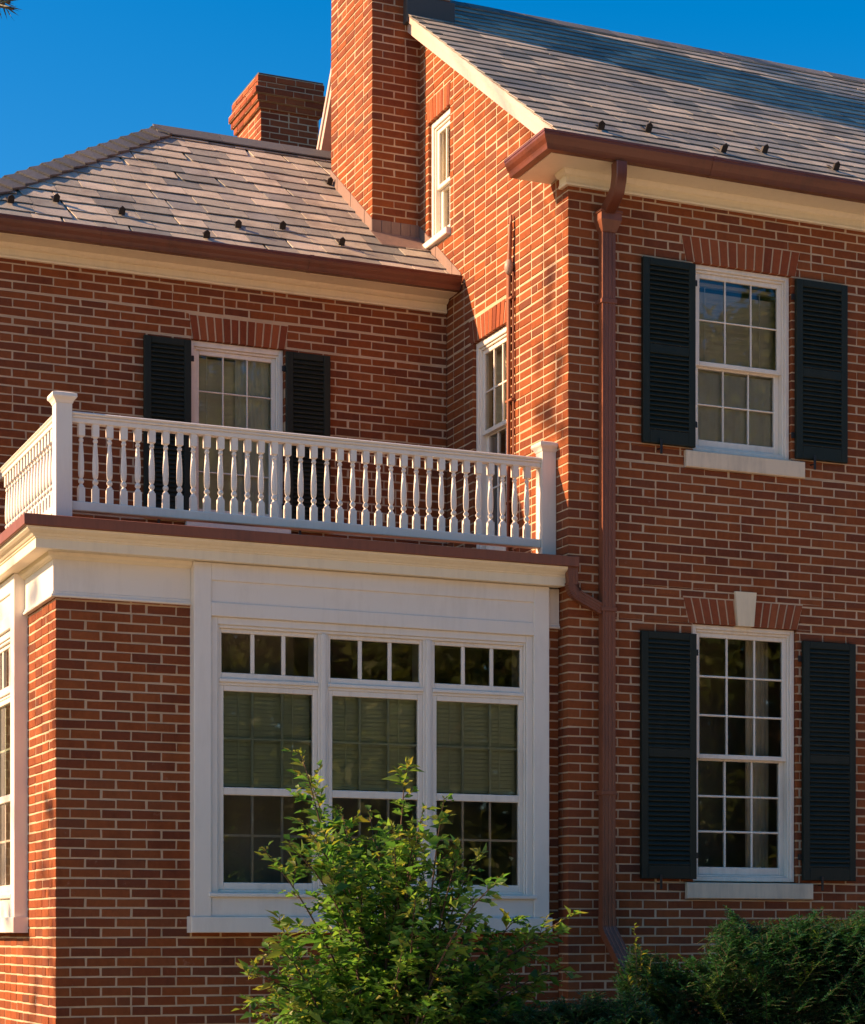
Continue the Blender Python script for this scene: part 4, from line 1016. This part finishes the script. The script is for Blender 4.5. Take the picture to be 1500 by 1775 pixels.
def make_yew(name, label, outline, d0, dspread, n, group=None, tipf=.05):
    """outline: [(px, top py)] of the bush silhouette; fills a rounded body with needle sprays"""
    xs = [o[0] for o in outline]; cx = sum(xs) / len(xs); base = wpix(cx, 1622, d0); base.z = -1.7
    root = empty(name, base); tag(root, label, 'shrub', group)
    st = MB(); pos, dr, ln, tp, up = [], [], [], [], []
    x0, x1 = xs[0], xs[-1]
    def top(px):
        for (a, b), (c, e) in zip(outline, outline[1:]):
            if a <= px <= c: return b + (e - b) * (px - a) / (c - a)
        return outline[-1][1]
    for i in range(n):
        px = random.uniform(x0, x1); ty = top(px)
        f = random.random() ** 1.3; py = ty + 4 + f * 250
        lay = random.uniform(-1, 1); d = d0 + lay * dspread
        py += abs(lay) ** 2 * 40 * (1 if lay > 0 else 1.3)
        tip = wpix(px, py, d)
        out = Vector((px - cx, 0, 0)) * .0022
        a = (Vector((random.uniform(-.6, .6), random.uniform(-.9, .1), random.uniform(.25, 1.0))) + out).normalized()
        L = random.uniform(.16, .32); p0 = tip - a * L
        young = random.random() < tipf; fn = Vector((random.uniform(-.4, .4), random.uniform(-.8, 0), 1))
        for s_i in range(7):
            if s_i == 0: q0, q1 = p0, tip
            else:
                t = .15 + .125 * s_i; q0 = p0.lerp(tip, t); sd = a.cross(fn).normalized() * (1 if s_i % 2 else -1)
                q1 = q0 + (a * .8 + sd).normalized() * L * (.55 - .35 * t)
            ax = (q1 - q0); l = ax.length; ax = ax / l
            st.tube([q0 - base, q1 - base], [.0014, .0007], 3, caps=False)
            sd = ax.cross(Vector((0, 0, 1))).normalized()
            k = int(l / .0075)
            for m in range(k):
                pos.append(q0.lerp(q1, (m + .5) / k)); dr.append(ax * .7 + sd * (1 if m % 2 else -1) + Vector((0, 0, random.uniform(-.1, .35)))); ln.append(random.uniform(.026, .042)); tp.append(young); up.append((0, 0, 1))
    # inner wood reaching the ground
    for i in range(9):
        a = base + Vector((random.uniform(-.5, .5), random.uniform(-.15, .15), 0)); px = x0 + (x1 - x0) * (i + .5) / 9
        b = wpix(px, top(px) + 90, d0); st.tube([a - base, a.lerp(b, .5) + Vector((0, 0, .1)) - base, b - base], [.016, .010, .004], 5)
    pos = np.array([tuple(p - base) for p in pos]); dr = np.array([tuple(x) for x in dr]); ln = np.array(ln); tp = np.array(tp); up = np.array(up) + RNG.normal(size=(len(up), 3)) * .25
    st.build('branches', 'bark', root)
    link('foliage', leaf_mesh('foliage', pos[~tp], dr[~tp], up[~tp], ln[~tp], ln[~tp] * .36, 'yew_needle', .02), root)['kind'] = 'stuff'
    if tp.any(): link('young_shoots', leaf_mesh('young_shoots', pos[tp], dr[tp], up[tp], ln[tp], ln[tp] * .30, 'yew_tip', .02), root)['kind'] = 'stuff'
make_yew('yew_bush', 'large dark evergreen bush under the lower front window', [(1075, 1700), (1100, 1630), (1130, 1645), (1180, 1660), (1235, 1640), (1260, 1572), (1300, 1600), (1360, 1590), (1400, 1575), (1460, 1580), (1500, 1570), (1600, 1560), (1720, 1590), (1800, 1660)], 13.9, .40, 2600)
make_yew('yew_bush', 'low dark evergreen bush at the foot of the downspout', [(850, 1765), (880, 1745), (930, 1735), (980, 1725), (1030, 1712), (1060, 1728), (1095, 1705), (1120, 1730), (1150, 1760)], 12.7, .28, 950)
# thin yellow-tipped sprig beside the downspout
def make_sprig():
    base = wpix(1110, 1900, 13.6); base.z = -1.7; root = empty('young_sapling', base); tag(root, 'slim young sapling with pale tips left of the large evergreen bush', 'sapling')
    st = MB(); pos, dr, ln = [], [], []
    for (px, py) in ((1100, 1600), (1112, 1640), (1130, 1660), (1088, 1690)):
        tip = wpix(px, py, 13.6 + random.uniform(-.1, .1)); pts = bez(base, Vector((base.x, base.y, tip.z * .4 - .5)), tip, 8); st.tube([p - base for p in pts], [.006 * (1 - k / 9) + .001 for k in range(9)], 5)
        for k in range(26):
            t = .62 + .38 * k / 26; j = min(7, int(t * 8)); p = pts[j].lerp(pts[j + 1], t * 8 - j)
            pos.append(p - base); dr.append(Vector((random.uniform(-1, 1), random.uniform(-1, 1), random.uniform(.2, 1)))); ln.append(random.uniform(.03, .055))
    pos = np.array([tuple(x) for x in pos]); dr = np.array([tuple(x) for x in dr]); ln = np.array(ln)
    st.build('stems', 'bark', root); link('foliage', leaf_mesh('foliage', pos, dr, np.tile([0, 0, 1.0], (len(pos), 1)), ln, ln * .4, 'tip_leaf'), root)['kind'] = 'stuff'
make_sprig()

# ------------------------------------------------------------------ trees round the house (they shade it and show in its window panes)
def make_tree(name, label, base, height, clumps, leaf, per, mat='tree_leaf', trunk=0.28, group=None, limb=.085):
    """clumps: [(x,y,z,r)] world crown clumps"""
    base = Vector(base); root = empty(name, base); tag(root, label, 'tree', group)
    tk = MB(); n = 7
    top = Vector((base.x, base.y, base.z + height * .8))
    pts = [base.lerp(top, k / n) + Vector((random.uniform(-.15, .15), random.uniform(-.15, .15), 0)) * (k > 0) for k in range(n + 1)]
    tk.tube([p - base for p in pts], [trunk * (1 - .85 * k / n) + (.12 if k == 0 else 0) for k in range(n + 1)], 10)
    for (x, y, z, r) in clumps:
        c = Vector((x, y, z)); h = max(.3, min(.95, (z - base.z) / (height * .8) - .22)); j = min(n - 1, int(h * n)); s = pts[j].lerp(pts[j + 1], h * n - j)
        mid = s.lerp(c, .5) + Vector((0, 0, -.1 * (c - s).length + .25))
        b = bez(s, mid, c, 5); rr = limb
        tk.tube([p - base for p in b], [rr * (1 - .8 * k / 5) for k in range(6)], 6, caps=False)
        for q in range(4):
            e = c + Vector(rand_unit(1)[0]) * r * .8; tk.tube([b[4] - base, (b[4] + e) / 2 + Vector((0, 0, .08)) - base, e - base], [rr * .2, rr * .12, rr * .04], 4, caps=False)
    tk.build('trunk', 'bark', root, smooth=60)
    P, D = [], []
    for (x, y, z, r) in clumps:
        k = max(12, int(per * r * r)); u = rand_unit(k) * (RNG.random((k, 1)) ** .45) * r * np.array([1, 1, .75]); P.append(u + np.array([x, y, z]) - np.array(base)); D.append(u / r + RNG.normal(size=(k, 3)) * .6 + np.array([0, 0, -.2]))
    P = np.concatenate(P); D = np.concatenate(D); L = RNG.uniform(leaf * .7, leaf * 1.3, len(P)); up = np.tile([0, 0, 1.0], (len(P), 1)) + RNG.normal(size=(len(P), 3)) * .6
    link('crown', leaf_mesh('crown', P, D, up, L, L * .6, mat), root)
def crown(base, h, rx, n, zlo=.35, seed=0):
    rs = random.Random(seed); out = []
    for i in range(n):
        f = rs.random(); z = base[2] + h * (zlo + (1 - zlo) * f); w = rx * math.sqrt(max(.06, 1 - ((f - .38) / .66) ** 2)); a = rs.random() * 2 * math.pi; q = w * math.sqrt(rs.random()) * .95
        out.append((base[0] + q * math.cos(a), base[1] + q * math.sin(a), z, rs.uniform(.55, 1.15) * h * .085))
    return out
for i, (x, y, h, rx, lab) in enumerate(((3.0, -38, 17, 5.6, 'broad dark tree over the street, left of the row facing the house'), (13.0, -36, 20, 6.4, 'tall spreading tree in the middle of the row facing the house'), (23.0, -33, 18, 6.0, 'rounded tree right of the tall one in the row facing the house'), (34.0, -30, 18, 5.8, 'far right tree of the row facing the house'), (-9.0, -40, 13, 5.0, 'tree behind the photographer at the far left of the row'))):
    b = (x, y, -1.7); make_tree('broadleaf_tree', lab, b, h, crown(b, h, rx, 90, .10, i), .36, 130, group='trees across the lawn, reflected in the windows')
# tree standing left of the house toward the sun: thin crown, its gaps let sunlight through
def toward_sun(p, t): return Vector(p) + SUN_TO * t
tb = (-14.5, 1.0, -1.7)
targets = [((3.6, 1.9, 7.2), .42), ((4.6, 3.0, 8.0), .45), ((5.2, 1.8, 7.1), .45), ((4.1, 0.6, 6.4), .36),
           ((0, 0.25, 4.35), .22), ((0, 0.12, 3.9), .2), ((0, 0.3, 5.0), .12), ((0, .3, 3.55), .16), ((0, .05, 4.7), .15), ((0, .42, 4.0), .10),
           ((-3.82, .25, 1.6), .16), ((-3.82, .5, 0.5), .20), ((-3.82, .3, .95), .12), ((-3.82, .2, -.1), .2), ((-3.9, 1.4, 2.0), .14), ((-3.82, .9, -.6), .16), ((-3.9, 1.6, 1.2), .22), ((-3.9, 1.9, .6), .2), ((-3.9, 1.3, .1), .16), ((-3.9, 1.7, 2.45), .14), ((-3.85, .8, 2.5), .10)]
cl = []
for (p, r) in targets:
    q = toward_sun(p, 14.2 + random.uniform(-1.2, 1.2)); cl.append((q.x, q.y, q.z, r))
make_tree('broadleaf_tree', 'sunlit airy tree standing left of the wing, outside the view', tb, 15, cl, .17, 420, trunk=.24, limb=.024)
# conifer at the left whose lowest twig hangs into the top corner of the view
def make_pine():
    base = wpix(-1500, 1622, 6.0); base.z = -1.7
    root = empty('pine_tree', base); tag(root, 'pine tree with a dark needled twig hanging into the top left corner', 'tree')
    tk = MB(); tk.tube([(0, 0, 0), (.05, 0, 4), (0, .05, 9.5)], [.2, .14, .03], 9)
    pos, dr, ln = [], [], []
    tips = [wpix(24, 15, 6.0), wpix(18, 4, 6.05), wpix(8, 8, 5.95)]
    rs = random.Random(3)
    for i in range(44):
        z = rs.uniform(3.6, 10.4) + base.z; a = rs.uniform(0, 6.28); l = (11.5 - (z - base.z)) * .24 + .3
        dv = Vector((math.cos(a), math.sin(a), 0))
        t = base + dv * l; t.z = z + l * .05; 
        a2 = R(23.034); rel = t - CAM; rr = math.cos(a2) * rel.x - math.sin(a2) * rel.y; dd = math.sin(a2) * rel.x + math.cos(a2) * rel.y
        if 750 + 3622 * rr / dd > -60: continue
        tips.append(t)
    for k, t in enumerate(tips):
        s = Vector((base.x, base.y, max(base.z + 3, t.z - .1))) if k > 2 else Vector((base.x, base.y, t.z + .25))
        b = bez(s, s.lerp(t, .55) + Vector((0, 0, .12)), t, 10); tk.tube([p - base for p in b], [.022 * (1 - q / 11) + .002 for q in range(11)], 5, caps=False)
        for q in range(70):
            f = .25 + .75 * q / 70; j = min(9, int(f * 10)); p = b[j].lerp(b[j + 1], f * 10 - j); ax = (b[j + 1] - b[j]).normalized()
            for m in range(9):
                pos.append(p - base); dr.append(ax * 1.0 + Vector(RNG.normal(size=3)) * .55); ln.append(rs.uniform(.03, .06))
    pos = np.array([tuple(x) for x in pos]); dr = np.array([tuple(x) for x in dr]); ln = np.array(ln)
    tk.build('trunk', 'bark', root); link('crown', leaf_mesh('crown', pos, dr, RNG.normal(size=(len(pos), 3)), ln, ln * .09, 'pine_needle', .02), root)
make_pine()

# distant wood closing the view across the street
def make_wood(x0, x1, n, y0, label):
    x = RNG.uniform(x0, x1, n); h = 13 + 2.5 * np.sin(x * .35) + 1.5 * np.sin(x * .9 + 1); z = RNG.random(n) ** .8 * h - 1.7; y = y0 + RNG.normal(size=n) * 2.2 + (x - 15) * .12
    P = np.stack([x, y, z], 1); L = RNG.uniform(.5, 1.0, n)
    o = link('woodland', leaf_mesh('woodland', P, RNG.normal(size=(n, 3)), RNG.normal(size=(n, 3)) + np.array([0, 0, 1.0]), L, L * .75, 'tree_leaf')); tag(o, label, 'woods', kind='stuff')
make_wood(-30, 70, 45000, -50, 'dark leafy wood far across the street')
make_wood(-80, 40, 40000, 58, 'leafy wood beyond the house')
